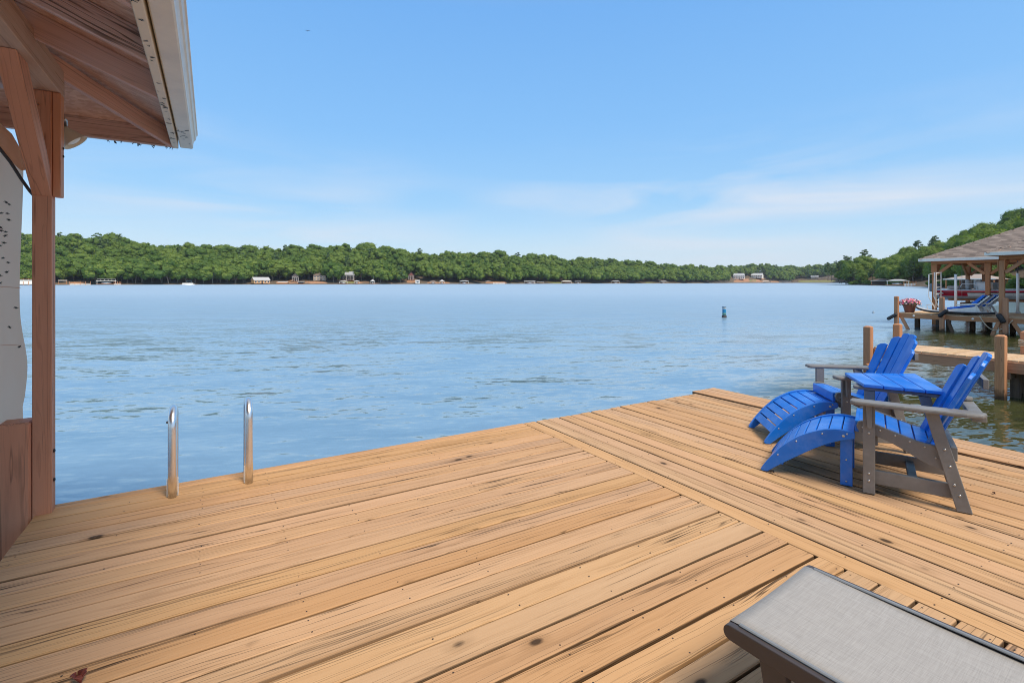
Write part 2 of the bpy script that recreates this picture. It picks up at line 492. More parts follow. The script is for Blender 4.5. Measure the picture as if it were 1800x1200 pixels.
def osb():
    t = NT('roof_sheathing')
    o = t.obj()
    v = t.voro(t.mapping(o, (30, 62, 30)), 1.0, out='Color')
    sep = t.n.new('ShaderNodeSeparateColor'); t.l.new(v, sep.inputs[0])
    n = t.noise(t.mapping(o, (5, 14, 5)), 1.0, 4, .6)
    f = t.math('ADD', t.math('MULTIPLY', sep.outputs[0], .32), t.math('MULTIPLY', n, .55))
    c = t.mix(t.ramp(f, .25, .7), (.58, .33, .23), (.80, .54, .40))
    t.set(Base_Color=c, Roughness=.8, Normal=t.bump(f, .3, .004))
    return t.m
M['osb'] = osb()
def canvas():
    t = NT('canvas')
    o = t.obj()
    n = t.noise(t.mapping(o, (3, 3, 1.0)), 1.0, 4, .6)
    wv = t.noise(o, 320, 1, .5)
    c = t.mix(t.ramp(n, .3, .7), (.92, .57, .39), (.95, .64, .46))
    t.set(Base_Color=c, Roughness=.85, Normal=t.bump(wv, .1, .001))
    t.b.inputs['Specular IOR Level'].default_value = .2
    tr = t.n.new('ShaderNodeBsdfTranslucent'); t.l.new(c, tr.inputs['Color'])
    mx = t.n.new('ShaderNodeMixShader'); mx.inputs[0].default_value = .7
    t.l.new(t.b.outputs[0], mx.inputs[1]); t.l.new(tr.outputs[0], mx.inputs[2]); t.l.new(mx.outputs[0], t.out.inputs['Surface'])
    return t.m
M['canvas'] = canvas()
def sling():
    t = NT('sling_mesh')
    o = t.obj()
    w1 = t.noise(t.mapping(o, (420, 16, 1)), 1.0, 3, .6)
    w2 = t.noise(t.mapping(o, (16, 420, 1)), 1.0, 3, .6)
    f = t.math('ADD', t.math('MULTIPLY', w1, .5), t.math('MULTIPLY', w2, .5))
    big = t.noise(o, 5, 4, .6)
    c = t.mix(t.ramp(f, .30, .70), (.27, .253, .235), (.42, .397, .37))
    c = t.mix(t.ramp(big, .4, .7, 0, .25), c, (.335, .313, .29))
    t.set(Base_Color=c, Roughness=.7, Normal=t.bump(f, .25, .001))
    t.b.inputs['Specular IOR Level'].default_value = .3
    return t.m
M['sling'] = sling()

def water():
    t = NT('lake_water')
    p = t.pos()
    q = t.mapping(p, (1, 1, 1), rot=(0, 0, R(-9)))
    def slopes(scale, detail, rough, dist, ax, ay, off=(0, 0, 0)):
        n = t.n.new('ShaderNodeTexNoise'); t.l.new(t.mapping(q, scale, loc=off), n.inputs['Vector'])
        n.inputs['Scale'].default_value = 1.0; n.inputs['Detail'].default_value = detail; n.inputs['Roughness'].default_value = rough; n.inputs['Distortion'].default_value = dist
        v = t.vmath('SUBTRACT', n.outputs['Color'], (.5, .5, .5))
        return t.vmath('MULTIPLY', v, (ax, ay, 0))
    calm = t.ramp(t.noise(t.mapping(q, (.02, .09, 1)), 1.0, 3, .55), .36, .62, .5, 1.0)
    cv = t.n.new('ShaderNodeCombineXYZ')
    for i in range(3): t.l.new(calm, cv.inputs[i])
    s1 = slopes((.24, .85, 1), 2, .45, .5, .07, .24)
    s2 = slopes((1.2, 4.2, 1), 2, .55, .5, .22, .54, (3, 1, 0))
    s3 = slopes((5.5, 12.0, 1), 1, .5, .3, .22, .34, (7, 5, 0))
    s23 = t.vmath('MULTIPLY', t.vmath('ADD', s2, s3), cv.outputs[0])
    nv = t.vmath('ADD', t.vmath('ADD', s1, s23), (0, 0, 1))
    nn_ = t.n.new('ShaderNodeVectorMath'); nn_.operation = 'NORMALIZE'; t.l.new(nv, nn_.inputs[0])
    # open water is milky blue with depth, the shallows by the docks on the right are olive
    nn = t.noise(t.mapping(q, (.25, .5, 1)), 1.0, 4, .55)
    def dot(vec):
        d = t.n.new('ShaderNodeVectorMath'); d.operation = 'DOT_PRODUCT'; t.l.new(p, d.inputs[0]); d.inputs[1].default_value = vec
        return d.outputs['Value']
    m = t.math('ADD', dot(V - U * .2), t.math('MULTIPLY', nn, 1.6))
    sh = t.math('MULTIPLY', t.ramp(m, 5.6, 4.2), t.ramp(dot(U), 5.8, 8.0))
    sp_ = t.n.new('ShaderNodeSeparateXYZ'); t.l.new(p, sp_.inputs[0])
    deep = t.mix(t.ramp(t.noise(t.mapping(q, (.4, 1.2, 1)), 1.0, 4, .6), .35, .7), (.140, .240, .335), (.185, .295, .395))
    deep = t.mix(t.ramp(sp_.outputs[1], 9, 90), deep, (.300, .405, .505))   # paler with distance, sky glare painted into the colour
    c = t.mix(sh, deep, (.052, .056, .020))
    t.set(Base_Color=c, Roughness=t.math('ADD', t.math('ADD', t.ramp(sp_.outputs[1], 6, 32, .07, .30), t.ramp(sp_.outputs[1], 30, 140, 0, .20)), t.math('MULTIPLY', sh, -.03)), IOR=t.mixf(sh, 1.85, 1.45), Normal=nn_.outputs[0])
    return t.m
M['water'] = water()

def leaf_mat(name, a, b, cdark, trans=.5):
    t = NT(name)
    at_ = t.n.new('ShaderNodeAttribute'); at_.attribute_name = 'tint'
    r = t.math('FRACT', t.math('ADD', at_.outputs['Fac'], t.rand()))
    n = t.noise(t.pos(), .9, 3, .6)
    c = t.mix(r, a, b)
    c = t.mix(t.ramp(n, .42, .75, 0, .5), c, cdark)
    t.set(Base_Color=c, Roughness=.6)
    t.b.inputs['Specular IOR Level'].default_value = .25
    tr = t.n.new('ShaderNodeBsdfTranslucent'); t.l.new(t.mix(1.0, c, (1.0, 1.0, .45), 'MULTIPLY'), tr.inputs['Color'])
    mx = t.n.new('ShaderNodeMixShader'); mx.inputs[0].default_value = trans
    t.l.new(t.b.outputs[0], mx.inputs[1]); t.l.new(tr.outputs[0], mx.inputs[2]); t.l.new(mx.outputs[0], t.out.inputs['Surface'])
    return t.m
M['leaf'] = leaf_mat('broadleaf_foliage', (.105, .200, .034), (.27, .36, .068), (.060, .125, .034))
M['pine'] = leaf_mat('pine_foliage', (.070, .130, .040), (.130, .190, .058), (.045, .088, .032), .15)
M['bush'] = leaf_mat('shrub_foliage', (.125, .215, .032), (.21, .31, .055), (.065, .130, .028))
M['bark'] = plain('bark', (.20, .165, .13), .85, var=.35, nscale=3, bump=.5)
def ground(name, a, b, sc=.25):
    t = NT(name)
    p = t.pos()
    n = t.noise(p, sc, 6, .65)
    n2 = t.noise(p, sc * 9, 4, .6)
    c = t.mix(t.ramp(t.math('ADD', t.math('MULTIPLY', n, .6), t.math('MULTIPLY', n2, .4)), .35, .65), a, b)
    t.set(Base_Color=c, Roughness=.9, Normal=t.bump(n2, .4, .1))
    return t.m
M['litter'] = ground('forest_floor', (.085, .060, .036), (.15, .105, .062))
M['clay'] = ground('red_clay', (.30, .135, .065), (.44, .25, .14), .5)
M['lawn'] = ground('lawn', (.16, .17, .045), (.24, .22, .075), .4)

def shingle():
    t = NT('asphalt_shingles')
    r = t.rand(); p = t.pos()
    n = t.noise(p, 2.2, 4, .6); fine = t.noise(p, 60, 2, .6)
    k = t.math('ADD', t.math('MULTIPLY', t.math('FRACT', t.math('MULTIPLY', r, 17.3)), .7), t.math('MULTIPLY', n, .3))
    c = t.mix(k, (.125, .095, .080), (.31, .25, .21))
    c = t.mix(t.ramp(fine, .35, .7, 0, .3), c, (.36, .30, .26))
    t.set(Base_Color=c, Roughness=.9, Normal=t.bump(fine, .3, .004))
    t.b.inputs['Specular IOR Level'].default_value = .2
    return t.m
M['shingle'] = shingle()
M['far_wet'] = wet_post('neighbour_piling_wood', (.56, .265, .13), (.47, .21, .10), (.28, .12, .06))
M['blue2'] = plain('bright_blue_slats', (.012, .17, .72), .5, var=.08)
M['boatwhite'] = plain('white_gelcoat', (.78, .77, .74), .22, var=.03)
M['boatgrey'] = plain('grey_gelcoat', (.48, .48, .47), .3, var=.04)
M['boatred'] = plain('red_gelcoat', (.50, .015, .04), .22, var=.08)
M['seat'] = plain('tan_vinyl', (.62, .50, .42), .5, var=.1)
# ------------------------------------------------------------------ water and lake bed
def water_sheet():
    mb = MB()
    mb.add([(-1500, -70, WZ), (1500, -70, WZ), (1500, 2200, WZ), (-1500, 2200, WZ)], [(0, 1, 2, 3)])
    o = place('water', mb.mesh('water', M['water']))
    tag(o, 'blue lake water with light ripples', kind='structure')
water_sheet()

# ------------------------------------------------------------------ the dock we stand on
EDGE_B, SEAM_A, SLIP_A, RIGHT_A, BACK_B = 4.235, 2.695, -.915, 5.73, -2.6
dock = thing('wooden_dock', DOCK, 'wide sun-bleached wooden dock in the foreground with boards laid in two directions', 'dock')
def board_mesh(L, w, t=.036, seed=0):
    """a deck board: rounded arrises, a slightly wavy sawn edge; origin at the top centre of one end"""
    rr = random.Random(seed)
    n = max(2, int(L / .45))
    prof = [(-.5, -t), (-.5, -.005), (-.5 + .005 / w, 0), (.5 - .005 / w, 0), (.5, -.005), (.5, -t)]
    vs, fs = [], []
    cup = rr.uniform(-.0012, .0012)
    for i in range(n + 1):
        x = L * i / n
        e0, e1 = rr.uniform(-.0012, .0012), rr.uniform(-.0012, .0012)
        dz = rr.uniform(-.0012, .0012)
        for k, (y, z) in enumerate(prof):
            yy = y * w + (e0 if y < 0 else e1)
            vs.append((x, yy, z + dz + (cup if 0 < k < 5 and abs(y) > .4 else 0)))
    m = len(prof)
    for i in range(n):
        for k in range(m):
            k2 = (k + 1) % m
            fs.append([i * m + k, (i + 1) * m + k, (i + 1) * m + k2, i * m + k2])
    fs.append(list(range(m))); fs.append([n * m + k for k in range(m)][::-1])
    return MB().add(vs, fs)
rr = random.Random(3)
screws = MB()
def screw(a, b, z=0.0015):
    if rr.random() < .25: return
    screws.add([(a + .0040 * math.cos(k * 1.05), b + .0040 * math.sin(k * 1.05), z) for k in range(6)], [list(range(6))])
# left field: boards run along U, from the slip to the seam
b = EDGE_B
PITCH = .1445
joistA = [-.86 + .405 * k for k in range(9)] + [2.655]
i = 0
while b > BACK_B:
    gap = rr.choice((.009, .010, .011, .013, .015, .019)) if i > 2 else .006
    w = (.09 if i == 0 else PITCH - gap)
    pitch = .094 if i == 0 else PITCH
    bc = b - pitch / 2
    L = SEAM_A - SLIP_A - .005 + (rr.uniform(-.006, .004))
    Mx = DOCK @ frame(Vector((SLIP_A, bc, rr.uniform(-.0025, .0025))), Vector((1, 0, 0)), Vector((0, 1, 0)), ZA)
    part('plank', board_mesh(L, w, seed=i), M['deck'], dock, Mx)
    for ja in joistA:
        for dy in (-.042, .042):
            if w > .1: screw(ja + rr.uniform(-.008, .008), bc + dy + rr.uniform(-.006, .006))
    b -= pitch; i += 1
# right field: boards run along V, from the outer edge inland
a = SEAM_A
joistB = [4.15 - .405 * k for k in range(17)]
j = 0
while a < RIGHT_A - .06:
    w = PITCH - rr.choice((.008, .0095, .011, .014))
    last = a > RIGHT_A - .5
    end = EDGE_B + (.035 if last else -.012) + rr.uniform(-.012, .012)
    dz = .016 if last else rr.uniform(-.0025, .0025)
    Mx = DOCK @ frame(Vector((a + PITCH / 2, BACK_B, dz)), Vector((0, 1, 0)), Vector((-1, 0, 0)), ZA)
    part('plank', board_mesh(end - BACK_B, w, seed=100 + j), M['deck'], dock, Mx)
    for jb in joistB:
        for dx in (-.042, .042):
            screw(a + PITCH / 2 + dx + rr.uniform(-.006, .006), jb + rr.uniform(-.008, .008), dz + .0015)
    a += PITCH; j += 1
RIGHT_A = a
o = part('screw_heads', screws, plain('rusty_screw', (.075, .045, .03), .6, metal=.4), dock, DOCK)
o['kind'] = 'stuff'
# frame under the boards
def dbeam(name, a0, b0, a1, b1, z, w, h, mat='stain2', parent=None):
    return beam(name, D(a0, b0, z), D(a1, b1, z), w, h, M[mat], parent or dock)
dbeam('rim_beam', SLIP_A + .02, EDGE_B - .05, RIGHT_A - .02, EDGE_B - .05, -.16, .04, .23)
dbeam('rim_beam', SLIP_A + .03, BACK_B + .05, SLIP_A + .03, EDGE_B - .08, -.16, .04, .23)
dbeam('rim_beam', RIGHT_A - .03, BACK_B + .05, RIGHT_A - .03, EDGE_B - .08, -.16, .04, .23)
for ja in (.2, 1.3, 2.6): dbeam('joist', ja, BACK_B + .05, ja, EDGE_B - .09, -.14, .04, .19)
for jb in (-1.5, 0.0, 1.5, 3.2): dbeam('joist', SEAM_A + .04, jb, RIGHT_A - .06, jb, -.14, .04, .19)
for pa in (-.6, 2.4, RIGHT_A - .2):
    for pb in (EDGE_B - .25, 1.2, -2.0):
        beam('pile', D(pa, pb, -2.2), D(pa, pb, -.05), .18, .18, M['old'], dock, up=U)

# ------------------------------------------------------------------ boathouse over the slip, upper left
bh = thing('boathouse', frame(D(-.88, 4.13, 0), U, V, ZA), 'near brown timber boathouse with exposed rafters and cream gutter at the left edge', 'boathouse')
PB0, PB1 = 4.09, 4.18
def bbox(name, a0, a1, b0, b1, z0, z1, mat, axis='z', bev=.004, parent=None):
    c = [(a0 + a1) / 2, (b0 + b1) / 2, (z0 + z1) / 2]; s = [a1 - a0, b1 - b0, z1 - z0]
    if axis == 'z':   return beam(name, D(c[0], c[1], z0), D(c[0], c[1], z1), s[1], s[0], M[mat], parent or bh, up=U, bev=bev)
    if axis == 'a':   return beam(name, D(a0, c[1], c[2]), D(a1, c[1], c[2]), s[1], s[2], M[mat], parent or bh, bev=bev)
    return beam(name, D(c[0], b0, c[2]), D(c[0], b1, c[2]), s[0], s[2], M[mat], parent or bh, bev=bev)
bbox('post', -.927, -.837, PB0, PB1, -.02, 2.592, 'stain')
bbox('post_block', -1.085, -.931, PB0 - .005, PB1 + .06, -1.4, .572, 'stain', bev=.012)
bbox('cleat', -.835, -.796, PB0 + .005, PB1, 1.95, 2.592, 'stain')
bbox('header_beam', -.935, -.797, -3.2, 4.20, 2.594, 2.757, 'beam', 'b')
bbox('header_beam', -4.9, -.94, 4.085, 4.19, 2.594, 2.757, 'rafter', 'a')
# the other posts of the slip
for pa, pb in ((-.882, -2.9), (-4.9, 4.13), (-4.9, .6), (-4.9, -2.9)):
    bbox('post', pa - .045, pa + .045, pb - .045, pb + .045, -2.0, 2.592, 'stain')
bbox('header_beam', -4.97, -4.83, -3.2, 4.08, 2.594, 2.757, 'rafter', 'b')
# knee brace from the post up to the header
poly = [(4.088, 1.945), (4.088, 2.10), (3.63, 2.592), (3.44, 2.592)]
kb = MB().prism([(p[0], p[1]) for p in poly], .088)
ang = Vector((0, 3.535 - 4.088, 2.592 - 2.02)).normalized()
def local_prism(name, pts_world, ext_vec, mat, parent, xdir, bev=.004, label=None):
    """extrude a world polygon along ext_vec; object local X = xdir so that the grain follows"""
    x = Vector(xdir).normalized(); e = Vector(ext_vec); z = e.normalized(); y = z.cross(x).normalized(); x = y.cross(z)
    o0 = Vector(pts_world[0]); Mx = frame(o0, x, y, z); inv = Mx.inverted()
    pl = [inv @ Vector(p) for p in pts_world]
    mb = MB().prism([(p[0], p[1]) for p in pl], e.length)
    return part(name, mb, mat, parent, Mx, bevel=bev, label=label)
local_prism('brace', [D(-.926, p[0], p[1]) for p in poly], U * .088, M['stain'], bh, V * -.55 + ZA * .57)
# roof: hip, eaves along the dock side (A) and along the lake side (B)
TP = .41
EA, EB, EZ = -.261, 4.74, 2.49             # inner face of the fascia, rafter underside height there
FAR_A, NEAR_B = -5.5, -3.8
RID = (EA + FAR_A) / 2
def rz(a, b): return EZ + TP * min(EA - a, EB - b, a - FAR_A)
RH = .14
slope = Vector((-1, 0, TP)).normalized()
# common rafters on the dock side and the far side
for k, rb in enumerate((3.55, 2.98, 2.41, 1.84, 1.27, .70, .13, -.44, -1.01, -1.58, -2.15, -2.72)):
    a1 = RID if EB - rb > EA - RID else EA - (EB - rb)
    for side in (1, -1):
        s0, s1 = (EA, a1) if side > 0 else (FAR_A, 2 * RID - a1)
        zt = EZ + TP * abs(a1 - EA)
        pts = [D(s0, rb, EZ), D(s1, rb, zt), D(s1, rb, zt + RH), D(s0, rb, EZ + RH)]
        local_prism('rafter', pts, V * .04, M['rafter'], bh, pts[1] - pts[0])
# jack rafters on the lake side
for ja in (-1.5, -2.1, -2.7, -3.3, -3.9):
    ln = min(EA - ja, ja - FAR_A)
    pts = [D(ja, EB, EZ), D(ja, EB - ln, EZ + TP * ln), D(ja, EB - ln, EZ + TP * ln + RH), D(ja, EB, EZ + RH)]
    local_prism('rafter', pts, U * .04, M['rafter'], bh, pts[1] - pts[0])
# hip rafters
LN = EA - RID
for (sa, sgn) in ((EA, -1), (FAR_A, 1)):
    pts = [D(sa, EB, EZ - .012), D(sa + sgn * LN, EB - LN, EZ - .012 + TP * LN), D(sa + sgn * LN, EB - LN, EZ + RH - .03 + TP * LN), D(sa, EB, EZ + RH - .03)]
    nrm = (pts[1] - pts[0]).cross(ZA).normalized()
    local_prism('hip_rafter', [p - nrm * .02 for p in pts], nrm * .04, M['rafter'], bh, pts[1] - pts[0])
# sheathing and shingles, as planes of real thickness
SH = EZ + RH + .002
def slab(name, ring, th, mat):
    """ring: (a, b, z) corners of the underside"""
    top = [D(a_, b_, z_ + th) for a_, b_, z_ in ring]; bot = [D(a_, b_, z_) for a_, b_, z_ in ring]
    n = len(ring)
    fs = [list(range(n)), list(range(n, 2 * n))[::-1]] + [[i, n + i, n + (i + 1) % n, (i + 1) % n] for i in range(n)]
    return wpart(name, MB().add(bot + top, fs), M[mat], bh)
HI = EA + .05; HB = EB + .05
lo = SH - TP * .05
zr = SH + TP * LN
for nm, dz, th, mt in (('roof_deck', 0, .012, 'osb'), ('roof_shingles', .014, .012, 'shingle')):
    slab(nm, [(HI, NEAR_B, lo + dz), (HI, HB, lo + dz), (RID, EB - LN, zr + dz), (RID, NEAR_B, zr + dz)], th, mt)
    slab(nm, [(HI, HB, lo + dz), (FAR_A - .05, HB, lo + dz), (RID, EB - LN, zr + dz)], th, mt)
    slab(nm, [(FAR_A - .05, HB, lo + dz), (FAR_A - .05, NEAR_B, lo + dz), (RID, NEAR_B, zr + dz), (RID, EB - LN, zr + dz)], th, mt)
bbox('fascia', EA, EA + .042, NEAR_B, EB + .045, EZ - .008, EZ + .175, 'cream', 'b')
bbox('fascia', FAR_A, EA - .003, EB + .002, EB + .042, EZ - .002, EZ + .165, 'rafter', 'a')
bbox('drip_edge', FAR_A, EA + .03, EB + .044, EB + .060, EZ + .0, EZ + .19, 'gutter', 'a', bev=.002)
bbox('fascia', FAR_A - .042, FAR_A, NEAR_B, EB + .045, EZ - .008, EZ + .175, 'cream', 'b')
# gutter: bent sheet profile swept along the eave
gp = [(0.052, .165), (.052, .012), (.058, .006), (.132, .006), (.140, .012), (.142, .050), (.150, .072), (.158, .080), (.165, .115), (.172, .120), (.172, .135), (.164, .135), (.158, .120), (.150, .086), (.142, .078), (.134, .055), (.132, .016), (.128, .013), (.064, .013), (.060, .018), (.060, .165)]
gm = MB()
gm.prism([(x, y) for x, y in gp], EB + .05 - NEAR_B, frame(D(EA, EB + .05, EZ), U, ZA, -V))
gm.prism([(x, y) for x, y in gp[:11]], .004, frame(D(EA, EB + .055, EZ), U, ZA, -V))
wpart('gutter', gm, M['gutter'], bh)
# dark grime and insects stuck along the eave and the curtain
deb = MB()
rq = random.Random(11)
def speck(p, size, nrm):
    t = Vector((rq.uniform(-1, 1), rq.uniform(-1, 1), rq.uniform(-1, 1))); t = (t - nrm * t.dot(nrm)).normalized()
    s_ = nrm.cross(t)
    for k in range(rq.randint(2, 4)):
        d = (t * rq.uniform(-1, 1) + s_ * rq.uniform(-1, 1)).normalized(); w_ = nrm.cross(d) * size * .13
        c = p + (t * rq.uniform(-.3, .3) + s_ * rq.uniform(-.3, .3)) * size
        deb.add([c - d * size * .5 - w_, c - d * size * .5 + w_, c + d * size * .5 + w_ * .4, c + d * size * .5 - w_ * .4], [(0, 1, 2, 3)])
for k in range(26):
    speck(D(EA + rq.uniform(.004, .03), rq.uniform(2.2, 4.7), EZ - .010), rq.uniform(.010, .026), -ZA)
for k in range(12):
    speck(D(EA + rq.uniform(.06, .125), rq.uniform(4.2, 4.78), EZ + .004), rq.uniform(.012, .03), -ZA)
for k in range(14):
    speck(D(EA + rq.uniform(-1.0, .1), EB + rq.uniform(.02, .06), EZ - rq.uniform(0, .012)), rq.uniform(.014, .03), -V)
o = wpart('eave_debris', deb, M['black'], bh); o['kind'] = 'stuff'
# bolts and a cable clip on the post
for z_ in (.44, .62):
    pm = MB().lathe([(.011, 0), (.011, .004), (.006, .008)], 10)
    part('bolt', pm, M['black'], bh, frame(D(-.836, 4.135, z_ - .25), V, ZA, U))
for z_ in (2.26, 2.31):
    part('bolt', MB().lathe([(.008, 0), (.008, .004), (.004, .006)], 8), M['black'], bh, frame(D(-.795, 4.15, z_ - .05), V, ZA, U))
hk = MB().tube([(-.03, 0, 0), (.01, 0, 0), (.028, 0, -.012), (.03, 0, -.034), (.012, 0, -.044)], .005, 8)
hk.lathe([(.016, -.004), (.016, .004)], 12, frame(Vector((-.03, 0, 0)), Vector((0, 1, 0)), ZA, Vector((1, 0, 0))))
part('cup_hook', hk, M['steel'], bh, frame(D(-.90, 4.07, 2.50), V * -1, U, ZA))

# curtain of beige canvas hanging in the slip behind the post
cu = thing('boat_curtain', frame(D(-1.9, 4.26, 0), U, V, ZA), 'pale beige canvas boat curtain hanging behind the post at the left edge', 'curtain')
def curtain():
    n, m = 60, 34
    a0, a1 = -1.018, -3.6
    vs, fs = [], []
    for i in range(n + 1):
        t = i / n
        for j in range(m + 1):
            s_ = j / m
            ztop = 2.12 + .55 * min(1, t * 4) + .10 * math.sin(t * 9)
            zb = .02
            z = zb + (ztop - zb) * s_
            edge = .010 * math.sin(s_ * 7 + .5) * (1 - t) + (.03 if s_ > .30 else 0) * (1 - t) * math.exp(-((s_ - .42) / .10) ** 2)
            a_ = a0 + (a1 - a0) * t + edge
            fold = .012 * math.sin(t * 62 + .8 * math.sin(s_ * 3)) + .010 * math.sin(t * 23 + s_ * 1.2)
            vs.append(D(a_, 4.27 + fold * (1.15 - .4 * s_), z))
    for i in range(n):
        for j in range(m):
            q = i * (m + 1) + j
            fs.append([q, q + 1, q + m + 2, q + m + 1])
    mb = MB().add(vs, fs, 0, True)
    o = wpart('cloth', mb, M['canvas'], cu)
    for zz_ in (1.02, 1.38):
        tb = MB().tube([D(-1.02 - .35 * k / 20 * 3, 4.262 + .022 * math.sin(k / 20 * 55 * .407 + 1.2), zz_ + .01 * math.sin(k)) for k in range(20)], .0012, 5)
        wpart('seam', tb, M['canvas'], cu)
curtain()
# the rolled, drooping top of the cover and its cord
rl = MB()
ctr = [D(-.96, 4.235, 2.00), D(-1.0, 4.245, 2.07), D(-1.05, 4.25, 2.17), D(-1.10, 4.25, 2.25), D(-1.2, 4.25, 2.36), D(-1.5, 4.25, 2.50), D(-2.2, 4.25, 2.56), D(-3.4, 4.25, 2.56)]
rl.tube([p + ZA * .05 for p in ctr[1:]], [.012, .045, .060, .062, .062, .06, .06], 12)
o = wpart('rolled_edge', rl, M['canvas'], cu)
cd = MB().tube([D(-.925, 4.14, 1.945)] + [p + V * -.045 - ZA * .015 for p in ctr], .009, 8)
wpart('cord', cd, plain('grimy_cord', (.10, .085, .075), .7), cu)
bug = MB()
def insect(p, L):
    an = rq.uniform(-.9, .9); d = U * math.cos(an) + ZA * math.sin(an)
    def quad(c, dr, ln, wd):
        w_ = V.cross(dr) * wd; bug.add([c - w_ * .4, c + dr * ln * .5 - w_, c + dr * ln, c + dr * ln * .5 + w_], [(0, 1, 2, 3)])
    quad(p - d * L * .5, d, L, L * .09)
    for s_ in (2.95, -2.95): quad(p + d * L * .35, (d * math.cos(s_) + V.cross(d) * math.sin(s_) - V * .2).normalized(), L * .95, L * .10)
    for s_ in (1.2, -1.3, 1.9, -2.0): quad(p, (d * math.cos(s_ + rq.uniform(-.3, .3)) + V.cross(d) * math.sin(s_) - V * .3).normalized(), L * rq.uniform(.3, .55), L * .03)
for k in range(20):
    tt = rq.random()
    insect(D(-1.05 - .10 * tt * rq.random() - .03 * rq.random(), 4.236, 1.92 - .50 * tt + rq.uniform(-.04, .04)), rq.uniform(.020, .030))
for (da, z_) in ((-1.03, 1.26), (-1.015, 1.02), (-1.06, 1.14)):
    insect(D(da, 4.236, z_), .026)
o = wpart('clinging_insects', bug, plain('dead_insects', (.05, .04, .032), .8), cu); o['kind'] = 'stuff'

# flood lamp beside the post
fl = thing('flood_lamp', frame(D(-.80, 4.30, 2.42), U, V, ZA), 'small white metal flood lamp under the eave, right of the post', 'lamp')
tilt = Matrix.Rotation(R(-62), 4, 'Y') @ Matrix.Rotation(R(15), 4, 'X')
lm = MB().lathe([(.030, .10), (.034, .06), (.052, .02), (.070, -.025), (.074, -.03), (.070, -.027), (.050, .018), (.030, .055)], 24)
LM = frame(D(-.775, 4.28, 2.355), U, V, ZA) @ Matrix.Rotation(R(-40), 4, 'Y')
part('lamp_shade', lm, M['cream'], fl, LM)
part('bulb', MB().lathe([(.012, .05), (.036, .0), (.044, -.014), (.03, -.022), (.002, -.026)], 18), M['white'], fl, LM)
wpart('bracket', MB().tube([D(-.80, 4.18, 2.46), D(-.80, 4.24, 2.46), D(-.81, 4.275, 2.43)], .012, 8), M['dullsteel'], fl)

# ------------------------------------------------------------------ swim ladder rails
for k, (px, py, lab) in enumerate(((303, 873, 'left one of the two polished steel ladder rails standing on the dock edge'), (438, 848, 'right one of the two polished steel ladder rails standing on the dock edge'))):
    p = at(px, py, 0)
    t_ = thing('ladder_rail', frame(p, U, V, ZA), lab, 'ladder rail', 'steel rails of the swim ladder')
    R_, H_ = .11, .56
    pts = [(0, 0, .0), (0, 0, .15), (0, 0, .30), (0, 0, H_ - R_)]
    for q in range(1, 12): 
        an = math.pi * q / 12; pts.append((0, R_ * (1 - math.cos(an)), H_ - R_ + R_ * math.sin(an)))
    pts += [(0, 2 * R_, H_ - R_), (0, 2 * R_ + .01, .2), (0, 2 * R_ + .015, -1.2)]
    part('tube', MB().tube(pts, .0255, 20), M['steel'], t_, frame(p, U, V, ZA))
    gus = MB()
    for sg in ((-1, 1) if k == 0 else (-1,)):
        gus.prism([(.012, 0), (.085, 0), (.020, .12), (.012, .12)], .004, frame(p + U * (sg * .030 - .002), V, ZA, U))
    wpart('gusset', gus, M['pvc'], t_)
    if k == 0:
        part('rung_bolt', MB().lathe([(.008, 0), (.008, .008), (.004, .012)], 10), M['dark'], t_, frame(p + ZA * .49 - U * .024 + V * .03, V, ZA, -U))

# ------------------------------------------------------------------ deck chairs
def interp(tab, x):
    if x <= tab[0][0]: return tab[0][1]
    for (x0, y0), (x1, y1) in zip(tab, tab[1:]):
        if x <= x1: return y0 + (y1 - y0) * (x - x0) / (x1 - x0)
    return tab[-1][1]
def smooth_poly(pts, n=3):
    """Catmull-Rom through open points"""
    out = []
    for i in range(len(pts) - 1):
        p0, p1, p2, p3 = pts[max(i - 1, 0)], pts[i], pts[i + 1], pts[min(i + 2, len(pts) - 1)]
        for k in range(n):
            t = k / n
            out.append(tuple(.5 * (2 * b_ + (c_ - a_) * t + (2 * a_ - 5 * b_ + 4 * c_ - d_) * t * t + (3 * b_ - a_ - 3 * c_ + d_) * t ** 3) for a_, b_, c_, d_ in zip(p0, p1, p2, p3)))
    out.append(pts[-1]); return out
def side(x):                        # frame for profiles (s rearwards, z up) at lateral x; extrudes towards +X
    return Matrix(((0, 0, 1, x), (-1, 0, 0, 0), (0, 1, 0, 0), (0, 0, 0, 1)))   # local (s, z, depth) -> chair (x, y=-s, z)
def heads(spots, x0, sg, r=.0075):
    mb = MB()
    for s_, z_ in spots:
        mb.lathe([(r, 0), (r, .0015), (r * .5, .003)], 10, Matrix(((0, 0, sg, x0), (1, 0, 0, -s_), (0, 1 * 1, 0, z_), (0, 0, 0, 1))))
    return mb
SEAT_TOP = [(-.062, .462), (-.04, .472), (.0, .468), (.033, .460), (.116, .432), (.189, .409), (.26, .387), (.34, .376), (.42, .37)]
